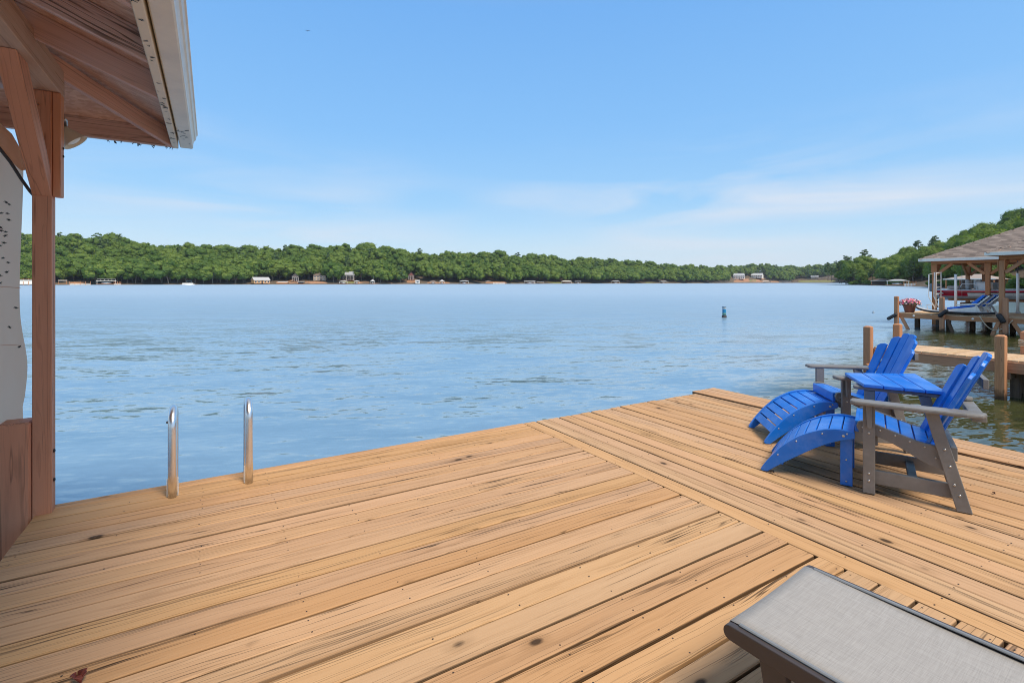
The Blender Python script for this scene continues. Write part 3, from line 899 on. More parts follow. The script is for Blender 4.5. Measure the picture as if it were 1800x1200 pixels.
def make_chair(Mw, label):
    t = thing('adirondack_chair', Mw, label, 'chair', 'blue and grey adirondack chairs on the dock')
    P = lambda nm, mb, mt='grey', bv=.004: part(nm, mb, M[mt], t, Mw, bevel=bv)
    for sg in (-1, 1):
        xo = .282 * sg
        X0 = xo if sg < 0 else xo - .034
        leg = P('front_leg', MB().prism([(-.034, 0), (.034, 0), (.034, .594), (-.034, .594)], .034, side(X0)))
        rl_ = P('rear_leg', MB().prism([(.441, 0), (.516, 0), (.356, .594), (.286, .594)], .034, side(X0)))
        place('bolt_heads', heads([(0, .085), (0, .135), (0, .405)], xo, sg).mesh('bolt_heads', M['dullsteel']), Mw, leg)
        place('bolt_heads', heads([(.455, .10), (.41, .27), (.385, .37), (.43, .16)], xo, sg).mesh('bolt_heads', M['dullsteel']), Mw, rl_)
        XI = xo + (.036 if sg < 0 else -.036 - .03)
        rail = smooth_poly([(s_, z_) for s_, z_ in SEAT_TOP], 3) + smooth_poly([(.42, .245), (.39, .225), (.34, .238), (.28, .262), (.19, .315), (.101, .36), (.03, .382), (-.03, .385), (-.058, .405), (-.070, .435)], 3)
        sr = P('seat_rail', MB().prism(rail, .030, side(XI)))
        place('bolt_heads', heads([(-.035, .43), (.06, .425), (.14, .405), (.215, .38), (.29, .36), (.345, .30)], XI if sg < 0 else XI + .03, sg, .006).mesh('bolt_heads', M['dullsteel']), Mw, sr)
        P('stretcher', MB().prism([(-.02, .062), (.475, .062), (.455, .152), (-.02, .152)], .030, side(XI)))
        # arm: plan outline, narrow at the front, broad and rounded behind the back
        o_ = .352 * sg; n_ = .243 * sg
        out = [(o_, .075), (o_ * .985, .095), (o_ * .95, .103), (n_ * 1.10, .103), (n_ * 1.02, .096), (n_, .075), (n_, -.30), (n_ * .93, -.38), (n_ * .90, -.545), (n_ * 1.0, -.575), (n_ * 1.12, -.58), (o_ * .93, -.555), (o_ * 1.0, -.48)]
        P('arm', MB().prism(out, .027, Matrix.Translation((0, 0, .596))), 'grey', .009)
        P('arm_bracket', MB().prism([(-.010, .45), (.004, .44), (.016, .45), (.016, .594), (-.016, .594)], .030, side(xo - (.032 if sg < 0 else -.002))))
    # cross pieces
    P('back_support', MB().box((0, -.548, .578), (.50, .07, .034)))
    P('back_support', MB().box((0, -.590, .78), (.30, .030, .060)))
    P('back_support', MB().box((0, -.432, .34), (.49, .034, .085)))
    P('cross_rail', MB().box((0, -.035, .345), (.424, .028, .07)))
    P('cross_rail', MB().box((0, -.235, .107), (.424, .05, .030)))
    # seat slats
    L_ = 0.0
    pts = [(s_, interp(SEAT_TOP, s_)) for s_ in [-.062 + .005 * k for k in range(88)]]
    s_ = -.058
    for k in range(6):
        s1 = s_ + .068
        z0, z1 = interp(SEAT_TOP, s_) - .014, interp(SEAT_TOP, s1) - .014
        an = math.atan2(z1 - z0, s1 - s_)
        Mx = Matrix.Translation((0, -(s_ + s1) / 2, (z0 + z1) / 2)) @ Matrix.Rotation(-an, 4, 'X')
        P('seat_slat', MB().box((0, 0, 0), (.424, math.hypot(s1 - s_, z1 - z0), .022), 0, Mx), 'blue')
        s_ = s1 + .008
    P('seat_slat', MB().box((0, .068, .425), (.424, .022, .075)), 'blue')
    # fanned back slats
    n = 6
    for k in range(n):
        u = (k - (n - 1) / 2) / ((n - 1) / 2)                 # -1 .. 1
        bx, tx = u * .190, u * .232
        w0, w1 = .068, .088
        top = .955 - .105 * u * u - .012 * abs(u)
        zb = .335
        lean = .445
        fwd = .055 * u * u                                    # the back is dished: outer slats come forward
        yaw = u * .30
        y_at = lambda z: -(.372 + (z - .36) * lean) + fwd
        xa, za = Vector((bx, y_at(zb), zb)), Vector((tx, y_at(top), top))
        ax = (za - xa); Lk = ax.length; ax.normalize()
        nrm = Vector((-math.sin(yaw), math.cos(yaw), lean)).normalized()
        rt = ax.cross(nrm).normalized() * 1.0; nrm = rt.cross(ax)
        drop = lambda x: 0
        tl, tr = (-.022 if u < 0 else 0.004), (-.022 if u > 0 else 0.004)
        if abs(u) < .3: tl, tr = (-.006, .0) if u < 0 else (.0, -.006)
        sgn = 1 if rt.x > 0 else -1
        if sgn < 0: tl, tr = tr, tl
        pl = [(-w0 / 2, 0), (w0 / 2, 0), (w1 / 2, Lk + tr), (w1 / 2 * .5, Lk + (tr + 0.012 if False else max(tl, tr) * .5 + tr * .5) + .006), (-w1 / 2 * .5, Lk + max(tl, tr) * .5 + tl * .5 + .006), (-w1 / 2, Lk + tl)]
        Mx = frame(xa, rt, ax, nrm)
        P('back_slat', MB().prism(pl, .022, Mx), 'blue')
    return t
def faced(x, y, deg):
    return Matrix.Translation((x, y, 0.004)) @ Matrix.Rotation(R(deg), 4, 'Z')
chair_a = make_chair(faced(2.555, 3.56, 54), 'nearer blue adirondack chair with grey frame, on the viewer side of the small table')
chair_b = copy_tree(chair_a, faced(2.88, 4.48, 79), 'farther blue adirondack chair with grey frame, on the lake side of the small table')

# small table bridging the two chairs
def make_table():
    z = .655
    n1, n2 = Vector((2.640, 3.735, z)), Vector((3.035, 3.468, z))
    f1, f2 = Vector((2.806, 4.197, z)), Vector((3.372, 4.165, z))
    o = (n1 + n2 + f1 + f2) / 4
    t = thing('side_table', Matrix.Translation((o.x, o.y, 0.0)), 'small blue slatted table with a wedge-shaped top, bridging the two adirondack chairs', 'table')
    for k in range(4):
        g = .006
        def lerp(p, q, u): return p + (q - p) * u
        u0, u1 = k / 4 + (g if k else 0), (k + 1) / 4 - (g if k < 3 else 0)
        a0, a1, b0, b1 = lerp(n1, n2, u0), lerp(n1, n2, u1), lerp(f1, f2, u0), lerp(f1, f2, u1)
        y = ((b0 + b1) - (a0 + a1)).normalized(); Mx = frame((a0 + b1) / 2 - ZA * .024, y, ZA.cross(y), ZA)
        inv = Mx.inverted()
        pl = [inv @ p for p in (a0, a1, b1, b0)]
        part('table_slat', MB().prism([(p.x, p.y) for p in pl], .024), M['blue'], t, Mx, bevel=.004)
    return t
make_table()

def make_ottoman(Mw, label):
    t = thing('footrest', Mw, label, 'footrest', 'curved blue slatted footrests')
    P = lambda nm, mb, mt='blue', bv=.004: part(nm, mb, M[mt], t, Mw, bevel=bv)
    f = lambda x: Matrix(((0, 0, 1, x), (1, 0, 0, 0), (0, 1, 0, 0), (0, 0, 0, 1)))
    top = [(-.050, .372), (-.045, .382), (.0, .388), (.057, .388), (.156, .367), (.277, .306), (.36, .238), (.42, .175), (.49, .085), (.53, .022), (.532, .008), (.524, .0)]
    bot = [(.49, .0), (.40, .075), (.3, .149), (.21, .215), (.123, .270), (.04, .312), (-.03, .335), (-.050, .345)]
    rail = smooth_poly(top, 3) + smooth_poly(bot, 3)
    for sg in (-1, 1):
        x0 = -.26 if sg < 0 else .23
        sr = P('side_rail', MB().prism(rail, .030, f(x0)))
        xo = -.26 if sg < 0 else .26
        spots = [(-.005, .368), (.14, .345), (.30, .262), (.42, .140)]
        mb = MB()
        for s_, z_ in spots:
            mb.lathe([(.006, 0), (.006, .0015), (.003, .003)], 10, Matrix(((0, 0, sg, xo), (1, 0, 0, s_), (0, 1, 0, z_), (0, 0, 0, 1))))
        mb.lathe([(.010, 0), (.010, .002), (.005, .004)], 12, Matrix(((0, 0, sg, xo), (1, 0, 0, .015), (0, 1, 0, .352), (0, 0, 0, 1))))
        place('bolt_heads', mb.mesh('bolt_heads', M['dullsteel']), Mw, sr)
        xl = -.226 if sg < 0 else .196
        lg = P('leg', MB().prism([(-.036, 0), (.036, 0), (.036, .33), (-.036, .36)], .030, f(xl)))
        mb = MB()
        for z_ in (.03, .18): mb.lathe([(.006, 0), (.006, .0015), (.003, .003)], 10, Matrix(((0, 0, sg, xl if sg < 0 else xl + .03), (1, 0, 0, 0), (0, 1, 0, z_), (0, 0, 0, 1))))
        place('bolt_heads', mb.mesh('bolt_heads', M['dullsteel']), Mw, lg)
    P('cross_rail', MB().box((0, .012, .245), (.39, .024, .06)))
    P('cross_rail', MB().box((0, .40, .085), (.456, .022, .05)))
    n = 8
    s0 = -.045
    tab = top[:10]
    def arc(s_, ln):
        # walk along the top edge by a chord of length ln
        a_ = s_
        while math.hypot(a_ - s_, interp(tab, a_) - interp(tab, s_)) < ln and a_ < .53: a_ += .001
        return a_
    for k in range(n):
        s1 = arc(s0, .069)
        z0, z1 = interp(tab, s0) - .017, interp(tab, s1) - .017
        an = math.atan2(z1 - z0, s1 - s0)
        Mx = Matrix.Translation((0, (s0 + s1) / 2, (z0 + z1) / 2)) @ Matrix.Rotation(an, 4, 'X')
        P('slat', MB().box((0, 0, 0), (.456, math.hypot(s1 - s0, z1 - z0) , .020), 0, Mx))
        s0 = arc(s1, .008)
    return t
ot = make_ottoman(faced(2.459, 3.647, 54), 'nearer curved blue footrest, in front of the nearer adirondack chair')
copy_tree(ot, faced(2.785, 4.51, 79), 'farther curved blue footrest, in front of the farther adirondack chair')

# sling lounger, lower right corner
def make_lounger():
    dvec = Vector((.588, -.809, 0)); wv = Vector((.809, .588, 0))
    z = .33
    c0 = Vector((.678, 1.600, 0)); wid = .572
    Mw = frame(c0 + wv * wid / 2, wv, -dvec, ZA)       # x across, y towards the foot end (away from the viewer), z up
    t = thing('sling_lounger', Mw, 'foot end of a dark framed lounger with a grey mesh sling, lower right corner', 'lounger')
    h = wid / 2
    L1, L2 = 1.25, .70
    q = math.radians(28)
    for sg in (-1, 1):
        x0 = -h if sg < 0 else h - .024
        # flat section with a rounded nose, deepening a little backwards
        pr = [(-.0, z)] + [(.034 - .0 + .034 * math.sin(a_) - .034, z - .034 + .034 * math.cos(a_)) for a_ in [math.pi * k / 10 for k in range(11)]]
        prof = [(.0 + .024 * math.sin(math.pi * k / 10) - .024, z - .024 + .024 * math.cos(math.pi * k / 10)) for k in range(11)] + [(-.30, z - .058), (-L1, z - .062), (-L1, z)]
        Mx = Mw @ Matrix(((0, 0, 1, x0), (1, 0, 0, 0), (0, 1, 0, 0), (0, 0, 0, 1)))
        part('side_rail', MB().prism(prof, .024), M['dark'], t, Mx, bevel=.003)
        part('sling_edge', MB().box((x0 + .012 - sg * .014, -L1 / 2 - .03, z + .003), (.014, L1 - .02, .008), .003), plain('grey_edge_piping', (.20, .21, .22), .5), t, Mw)
        for ly in (-.16, -1.1):
            part('leg', MB().prism([(ly + .045, z - .05), (ly - .035, z - .05), (ly - .055, 0.004), (ly - .005, 0.004)], .030), M['dark'], t, Mw @ Matrix(((0, 0, 1, x0 - .003 * sg), (1, 0, 0, 0), (0, 1, 0, 0), (0, 0, 0, 1))), bevel=.003)
        bk = [(-L1 - .002, z - .05), (-L1 - .002, z), (-L1 - L2 * math.cos(q), z + L2 * math.sin(q)), (-L1 - L2 * math.cos(q), z + L2 * math.sin(q) - .05)]
        part('back_rail', MB().prism(bk, .024), M['dark'], t, Mx, bevel=.003)
    # sling: wraps over the front tube, sags slightly, then climbs the back
    pts = [(-.05, z - .044), (-.012, z - .040), (-.003, z - .02), (-.012, z - .002)]
    for k in range(14): pts.append((-.05 - (L1 - .05) * k / 13, z + .001 - .010 * math.sin(math.pi * k / 13)))
    for k in range(1, 8): pts.append((-L1 - L2 * math.cos(q) * k / 7, z + L2 * math.sin(q) * k / 7 - .006 * math.sin(math.pi * k / 7)))
    nx = 10; vs, fs = [], []
    for (y, zz_) in pts:
        for i in range(nx + 1):
            x = -h + .026 + (wid - .052) * i / nx
            vs.append((x, y, zz_ - .006 * math.sin(math.pi * i / nx)))
    for j in range(len(pts) - 1):
        for i in range(nx):
            a_ = j * (nx + 1) + i; fs.append([a_, a_ + 1, a_ + nx + 2, a_ + nx + 1])
    o = part('sling', MB().add(vs, fs, 0, True), M['sling'], t, Mw)
    so = o.modifiers.new('thick', 'SOLIDIFY'); so.thickness = .003; so.offset = -1
    hem = MB()
    part('front_tube', MB().tube([(-h + .02, -.030, z - .028), (h - .02, -.030, z - .028)], .020, 14), M['dark'], t, Mw)
    part('cross_tube', MB().tube([(-h + .02, -1.1, z - .06), (h - .02, -1.1, z - .06)], .014, 10), M['dark'], t, Mw)
make_lounger()

# bits lying on the deck
def curled_leaf(p, size, col, lab, name='dead_leaf'):
    mb = MB(); n = 7
    vs, fs = [], []
    for i in range(n + 1):
        t_ = i / n; w_ = size * .34 * math.sin(math.pi * min(1, t_ * .96 + .04)) * (1 + .25 * (i % 2))
        for k in (-1, -.4, .4, 1):
            vs.append((size * (t_ - .5), k * w_, size * (.06 + .38 * abs(k) ** 1.6 + .16 * math.sin(t_ * 3.3))))
    for i in range(n):
        for k in range(3): fs.append([i * 4 + k, i * 4 + k + 1, i * 4 + k + 5, i * 4 + k + 4])
    mb.add(vs, fs)
    o = place(name, mb.mesh(name, plain('leaf_' + name + str(round(p.x, 2)), col, .7, var=.3, nscale=40)), Matrix.Translation(p) @ Matrix.Rotation(rq.uniform(0, 6), 4, 'Z'))
    so = o.modifiers.new('thick', 'SOLIDIFY'); so.thickness = .0015
    tag(o, lab, 'leaf')
curled_leaf(at(139, 1199, .002), .06, (.16, .035, .022), 'curled red-brown dead leaf lying on the boards at the bottom left')
curled_leaf(at(1357, 831, .003), .035, (.03, .022, .02), 'small black curled leaf beside the tip of the nearer footrest')
curled_leaf(at(1747, 868, .003), .022, (.06, .022, .018), 'tiny dark leaf scrap on the boards right of the nearer chair')
# ------------------------------------------------------------------ narrow walkway dock on the right
def dk(name, a0, b0, z0, a1, b1, z1, w, h, mat, parent, up=ZA, bev=.004, label=None):
    return beam(name, D(a0, b0, z0), D(a1, b1, z1), w, h, M[mat], parent, up=up, bev=bev, label=label)
wk = thing('walkway_dock', frame(D(13.2, 4.0, 0), U, V, ZA), 'narrow brown walkway dock between the blue chairs and the roofed dock', 'dock')
WZ0 = -.02
for k in range(52):
    bb = 5.30 - .145 * k
    Mx = frame(D(12.60, bb - .0725, WZ0 + rr.uniform(-.003, .003)), U, V, ZA)
    part('plank', board_mesh(1.22 + rr.uniform(-.012, .012), .145 - rr.choice((.006, .008, .011)), seed=300 + k), M['deck_far'], wk, Mx)
for aa in (12.59, 13.82):
    dk('rim_beam', aa, 5.28, -.155, aa, -2.2, -.155, .04, .20, 'pile', wk)
dk('rim_beam', 12.62, 5.31, -.155, 13.80, 5.31, -.155, .04, .20, 'pile', wk)
dk('rim_beam', 12.35, 5.33, -.46, 13.9, 5.33, -.46, .04, .16, 'pile', wk)
dk('joist', 13.2, 5.25, -.13, 13.2, -2.2, -.13, .04, .16, 'old', wk)
def piling(a_, b_, ztop, w, parent, mat='pile', cap=True):
    mb = MB().box(((ztop - .02 + 2.6) / 2 - 0, 0, 0), (ztop + 2.6 - .02, w, w), .010)
    if cap:
        h = w / 2 - .004; L = ztop + 2.6
        # chamfered top
        x0 = L - .021
        mb.add([(x0, -h, -h), (x0, h, -h), (x0, h, h), (x0, -h, h), (L, -h * .55, -h * .55), (L, h * .55, -h * .55), (L, h * .55, h * .55), (L, -h * .55, h * .55)],
               [(4, 5, 6, 7), (0, 1, 5, 4), (1, 2, 6, 5), (2, 3, 7, 6), (3, 0, 4, 7)])
    return part('piling', mb, M[mat], parent, frame(D(a_, b_, -2.6), ZA, U, V))
for (a_, b_) in ((12.50, 5.36), (13.78, 5.30), (12.50, 3.19), (13.92, 3.18), (12.50, .9), (13.92, .9), (12.5, -1.6), (13.92, -1.6)):
    piling(a_, b_, .443, .145, wk)
for (a_, b_) in ((13.55, 3.15), (12.95, 3.1), (13.6, 1.4)):
    dk('pile', a_, b_, -2.5, a_, b_, -.24, .13, .13, 'old', wk, up=U)
dk('cross_brace', 12.56, 3.10, -.31, 13.9, 3.10, -.31, .04, .14, 'old', wk)
# white line wound round the far piling of that walkway
ro = thing('mooring_line', Matrix.Translation(D(13.92, 3.18, .2)), 'white mooring line wound round the rightmost piling of the walkway dock', 'rope')
for k in range(4):
    z0 = .15 + .035 * k; h = .086
    ring = [D(13.92 + h * c1_, 3.18 + h * c2_, z0 + .012 * math.sin(i + k)) for i, (c1_, c2_) in enumerate(((-1, -1), (0, -1.03), (1, -1), (1.03, 0), (1, 1), (0, 1.03), (-1, 1), (-1.03, 0), (-1, -1)))]
    wpart('turn', MB().tube(ring, .012, 6), M['rope'], ro)

# ------------------------------------------------------------------ neighbour's dock
A2 = 27.40
nd = thing('neighbour_dock', frame(D(A2 + 2, 8, 0), U, V, ZA), 'brown timber dock carrying a flower pot, in front of the red striped boat', 'dock')
for k in range(66):
    bb = 10.62 - .146 * k
    Mx = frame(D(A2 - .03, bb - .073, rr.uniform(-.003, .003)), U, V, ZA)
    part('plank', board_mesh(4.25, .146 - .007, seed=400 + k), M['deck_far'], nd, Mx)
dk('rim_beam', A2 - .01, 10.6, -.14, A2 - .01, 1.0, -.14, .05, .20, 'far_post', nd)
dk('rim_beam', A2 + .02, 10.63, -.14, A2 + 4.2, 10.63, -.14, .05, .20, 'far_post', nd)
dk('rim_beam', A2 + 4.2, 10.6, -.14, A2 + 4.2, 1.0, -.14, .05, .20, 'far_post', nd)
for (b_, zt) in ((10.54, .757), (8.86, .76), (6.83, .78), (4.7, .77)):
    piling(A2 - .10, b_, zt, .155, nd, 'far_wet', cap=True)
for (a_, b_) in ((A2 + 1.6, 10.35), (A2 + 3.9, 10.3), (A2 + 3.9, 9.9), (A2 + 3.6, 8.3), (A2 + 2.2, 8.5), (A2 + 2.3, 7.2), (A2 + 3.9, 7.0), (A2 + 1.2, 6.4), (A2 + 1.8, 5.8)):
    dk('pile', a_, b_, -2.5, a_, b_, -.04, .17, .17, 'old', nd, up=U)
for (b_, db) in ((10.38, -.32), (8.70, -.22), (7.05, .28), (6.62, -.35)):
    dk('brace', A2 - .02, b_, -.20, A2 + .05, b_ + db, -.95, .13, .05, 'old' if db == -.22 else 'far_post', nd, up=U)
for (b_, zz_) in ((9.9, -.12), (7.85, -.13)):
    part('cleat_plate', MB().lathe([(.045, 0), (.045, .012), (.02, .02)], 14), M['pvc'], nd, frame(D(A2 - .036, b_, zz_), V, ZA, -U))

# rope slung under the edge
rp = thing('slack_rope', Matrix.Translation(D(A2 - .1, 7.2, -.2)), 'tan rope hanging in a slack loop under the edge of the brown timber dock', 'rope')
pts = [D(A2 - .10, 7.62 - 1.0 * t_, .02 - .58 * 4 * t_ * (1 - t_) * (1 - .25 * t_) - .12 * t_) for t_ in [k / 18 for k in range(19)]]
wpart('rope', MB().tube(pts, .018, 7), M['rope'], rp)

# fenders
def fender(p0, p1, r, lab):
    p0, p1 = Vector(p0), Vector(p1)
    t = thing('dock_fender', Matrix.Translation((p0 + p1) / 2), lab, 'fender', 'black rubber dock fenders')
    d = p1 - p0; L = d.length; z = d.normalized(); x = z.orthogonal().normalized()
    Mx = frame(p0, x, z.cross(x), z)
    mb = MB().lathe([(r * .3, 0), (r * .8, .02), (r, .06), (r, L - .06), (r * .8, L - .02), (r * .3, L)], 16)
    part('body', mb, M['black'], t, Mx)
    part('end_eye', MB().tube([(0, 0, -.005), (.02, 0, -.03), (0, 0, -.055), (-.02, 0, -.03), (0, 0, -.005)], .008, 6), M['dullsteel'], t, Mx)
fender(D(A2 - .22, 10.48, -.06), D(A2 - .30, 10.84, -.33), .075, 'black rubber fender hanging on the outer corner piling of the brown timber dock')
fender(D(A2 - .25, 8.62, .22), D(A2 - .25, 8.93, -.10), .080, 'black rubber fender on the middle piling of the brown timber dock, left of the loungers')
fender(D(A2 - .24, 7.02, .14), D(A2 - .24, 6.84, -.22), .095, 'black rubber fender on the piling right of the loungers, beside the hanging rope')

# flower pot
fp = thing('flower_pot', Matrix.Translation(D(A2 + .45, 10.24, 0.004)), 'terracotta coloured pot full of pink and white flowers at the end of the dock', 'plant pot')
PM = WM[fp.name]
part('pot', MB().lathe([(.165, 0), (.18, .02), (.255, .34), (.275, .345), (.28, .39), (.262, .39), (.25, .35), (.02, .34)], 28), M['pot'], fp, PM)
def blossoms():
    rf = random.Random(5)
    pet, lea = MB(), MB()
    for k in range(520):
        an = rf.uniform(0, 6.283); u_ = rf.random() ** .6
        rr_ = .44 * u_
        hz = .40 + .22 * math.sqrt(max(0, 1 - (rr_ / .47) ** 2)) * rf.uniform(.75, 1.12) - (.16 * (rr_ / .44) ** 4 * rf.random())
        c = Vector((rr_ * math.cos(an), rr_ * math.sin(an), hz))
        nrm = (c - Vector((0, 0, .30)) + Vector((rf.uniform(-.2, .2), rf.uniform(-.2, .2), rf.uniform(-.1, .2)))).normalized()
        x = nrm.orthogonal().normalized(); x = Matrix.Rotation(rf.uniform(0, 6), 3, nrm) @ x; y = nrm.cross(x)
        if k % 5 < 3:
            s_ = rf.uniform(.028, .044); m_ = rf.choice((0, 0, 1, 1, 2))
            vs = [c + nrm * .0] + [c + (x * math.cos(q * .6283) + y * math.sin(q * .6283)) * s_ * (1.0 if q % 2 == 0 else .72) + nrm * s_ * .45 for q in range(10)]
            pet.add(vs, [(0, 1 + q, 1 + (q + 1) % 10) for q in range(10)], m_)
        else:
            s_ = rf.uniform(.02, .04); c = c - nrm * .03
            lea.add([c - x * s_, c - y * s_ * .5, c + x * s_, c + y * s_ * .5], [(0, 1, 2, 3)])
    for k in range(420):   # leafy core and trailing stems over the rim
        an = rf.uniform(0, 6.283); rr_ = rf.uniform(.05, .41); hz = .33 + rf.uniform(0, .16)
        c = Vector((rr_ * math.cos(an), rr_ * math.sin(an), hz)); d = Vector((rf.uniform(-1, 1), rf.uniform(-1, 1), rf.uniform(-1, 1))).normalized(); e = d.orthogonal()
        s_ = rf.uniform(.02, .04); lea.add([c - d * s_, c - e * s_ * .6, c + d * s_, c + e * s_ * .6], [(0, 1, 2, 3)])
    return pet, lea
pet, lea = blossoms()
pk = [plain('petal_pink', (.80, .16, .30), .6, var=.15), plain('petal_pale', (.88, .62, .62), .6, var=.1), plain('petal_coral', (.78, .26, .18), .6, var=.15)]
o = part('blossoms', pet, pk, fp, PM); o['kind'] = 'stuff'
o = part('foliage', lea, plain('flower_leaves', (.055, .085, .02), .6, var=.3), fp, PM); o['kind'] = 'stuff'

# paddle board lying along the edge
pb = thing('paddle_board', frame(D(A2 + .36, 8.6, .02), -V, U, ZA), 'grey topped paddle board with black rails lying flat on the dock behind the flower pot', 'paddle board')
def paddle():
    n = 26; L = 2.7; top, rail = MB(), MB()
    vs, fs, vr, fr = [], [], [], []
    for i in range(n + 1):
        t_ = i / n; x = -L / 2 + L * t_
        w_ = .37 * (max(0, 1 - (2 * t_ - 1) ** 2)) ** .42 + .005
        rock = .16 * max(0, .30 - t_) ** 2 / .09 + .03 * max(0, t_ - .8) ** 2 / .04
        zb, zt = .03 + rock, .12 + rock
        vs += [(x, -w_ * .86, zt), (x, 0, zt + .012), (x, w_ * .86, zt)]
        vr += [(x, -w_ * .86, zt), (x, -w_, (zb + zt) / 2), (x, -w_ * .7, zb), (x, w_ * .7, zb), (x, w_, (zb + zt) / 2), (x, w_ * .86, zt)]
    for i in range(n):
        for k in range(2): fs.append([i * 3 + k, (i + 1) * 3 + k, (i + 1) * 3 + k + 1, i * 3 + k + 1])
        for k in range(5): fr.append([i * 6 + k, i * 6 + k + 1, (i + 1) * 6 + k + 1, (i + 1) * 6 + k])
    part('deck_pad', top.add(vs, fs, 0, True), plain('board_grey', (.50, .52, .54), .5), pb, WM[pb.name])
    part('hull', rail.add(vr, fr, 0, True), M['black'], pb, WM[pb.name])
    part('bungee', MB().tube([(-1.0, -.14, .17), (-.75, .14, .16), (-.7, -.14, .16), (-.45, .14, .15)], .006, 5), M['black'], pb, WM[pb.name])
    part('nose_handle', MB().tube([(-1.22, 0, .24), (-1.18, 0, .30), (-1.02, 0, .26)], .008, 6), M['dullsteel'], pb, WM[pb.name])
paddle()

# two loungers with blue seats
def blue_lounger(a_, b_, lab):
    Mw = frame(D(a_, b_, .005), U, V, ZA)           # y towards the lake (feet)
    t = thing('deck_lounger', Mw, lab, 'lounger', 'white framed loungers with blue seats on the neighbouring dock')
    P = lambda nm, mb, mt, bv=.004: part(nm, mb, mt if not isinstance(mt, str) else M[mt], t, Mw, bevel=bv)
    blue = M['blue2']
    for sx in (-.30, .30):
        P('side_frame', MB().prism([(.72, .05), (.72, .16), (-.35, .36), (-.40, .28)], .05, Matrix(((0, 0, 1, sx - .025), (1, 0, 0, 0), (0, 1, 0, 0), (0, 0, 0, 1)))), 'white')
        P('leg', MB().prism([(.66, 0), (.74, 0), (.74, .3), (.66, .3)], .05, Matrix(((0, 0, 1, sx - .025), (1, 0, 0, 0), (0, 1, 0, 0), (0, 0, 0, 1)))), 'white')
        P('leg', MB().prism([(-.55, 0), (-.45, 0), (-.30, .36), (-.38, .36)], .05, Matrix(((0, 0, 1, sx - .025), (1, 0, 0, 0), (0, 1, 0, 0), (0, 0, 0, 1)))), 'white')
        P('arm', MB().prism([(.30, .37), (.33, .43), (-.46, .50), (-.46, .45)], .08, Matrix(((0, 0, 1, sx * 1.12 - .04), (1, 0, 0, 0), (0, 1, 0, 0), (0, 0, 0, 1)))), 'white')
        P('back_rail', MB().prism([(-.26, .28), (-.20, .28), (-.72, .84), (-.78, .82)], .04, Matrix(((0, 0, 1, sx * .9 - .02), (1, 0, 0, 0), (0, 1, 0, 0), (0, 0, 0, 1)))), 'white')
    an = math.atan2(.19, -1.0)
    for k in range(6):
        y = .64 - .155 * k
        Mx = Matrix.Translation((0, y, .15 + (.72 - y) * .185)) @ Matrix.Rotation(math.atan(-.185), 4, 'X')
        P('seat_slat', MB().box((0, 0, 0), (.56, .14, .022), 0, Mx), blue if k != 2 else 'white')
    P('seat_cushion', MB().prism([(.70, .18), (.70, .27), (-.24, .43), (-.24, .36)], .50, Matrix(((0, 0, 1, -.25), (1, 0, 0, 0), (0, 1, 0, 0), (0, 0, 0, 1)))), blue, .02)
    P('back_cushion', MB().prism([(-.20, .34), (-.08, .42), (-.52, .86), (-.60, .80)], .48, Matrix(((0, 0, 1, -.24), (1, 0, 0, 0), (0, 1, 0, 0), (0, 0, 0, 1)))), blue, .02)
    P('side_panel', MB().prism([(.62, .07), (.62, .17), (-.36, .35), (-.36, .10)], .02, Matrix(((0, 0, 1, -.335), (1, 0, 0, 0), (0, 1, 0, 0), (0, 0, 0, 1)))), 'white')
    dy, dz = -.52 / .765, .56 / .765
    for k in range(6):
        s_ = .08 + .125 * k
        Mx = frame(Vector((0, -.215 + dy * s_, .30 + dz * s_)), Vector((1, 0, 0)), Vector((0, dy, dz)), Vector((0, dz, -dy)))
        P('back_slat', MB().box((0, 0, .012), (.50, .112, .022), 0, Mx), blue if k in (0, 1) else 'black')
        if k: P('back_slat', MB().box((0, -.062, .013), (.52, .016, .026), 0, Mx), 'white')
    return t
blue_lounger(A2 + 1.05, 8.30, 'blue seated lounger with black back slats, nearer one of the two beside the red boat')
blue_lounger(A2 + 1.95, 8.20, 'blue seated lounger with black back slats, farther one of the two beside the red boat')

# white swim ladder folded up on the dock edge
sl = thing('swim_ladder', frame(D(A2 + 3.55, 10.35, 0), U, V, ZA), 'white tubular swim ladder folded up at the dock end beside the boat stern', 'ladder')
la, lb = A2 + 3.45, 10.25
def wt(name, pts, r=.022): return wpart(name, MB().tube([D(*p) for p in pts], r, 8), M['pvc'], sl)
wt('rail', [(la, lb, .1), (la, lb, 1.88), (la, lb + .28, 1.80), (la, lb + .30, .68), (la - .2, lb - .02, .14)])
wt('rail', [(la + .42, lb - .06, .1), (la + .42, lb - .06, 1.92), (la + .42, lb + .2, 1.90), (la + .42, lb + .22, .68), (la + .2, lb - .05, .14)])
for z_ in (.5, .82, 1.14, 1.48, 1.86): wt('rung', [(la, lb, z_), (la + .42, lb - .06, z_ + .02)], .018)
wt('foot_frame', [(la - .30, lb + .28, .28), (la - .20, lb + .02, .30), (la - .12, lb + .0, .05), (la - .24, lb + .24, .05), (la - .30, lb + .28, .28)], .018)

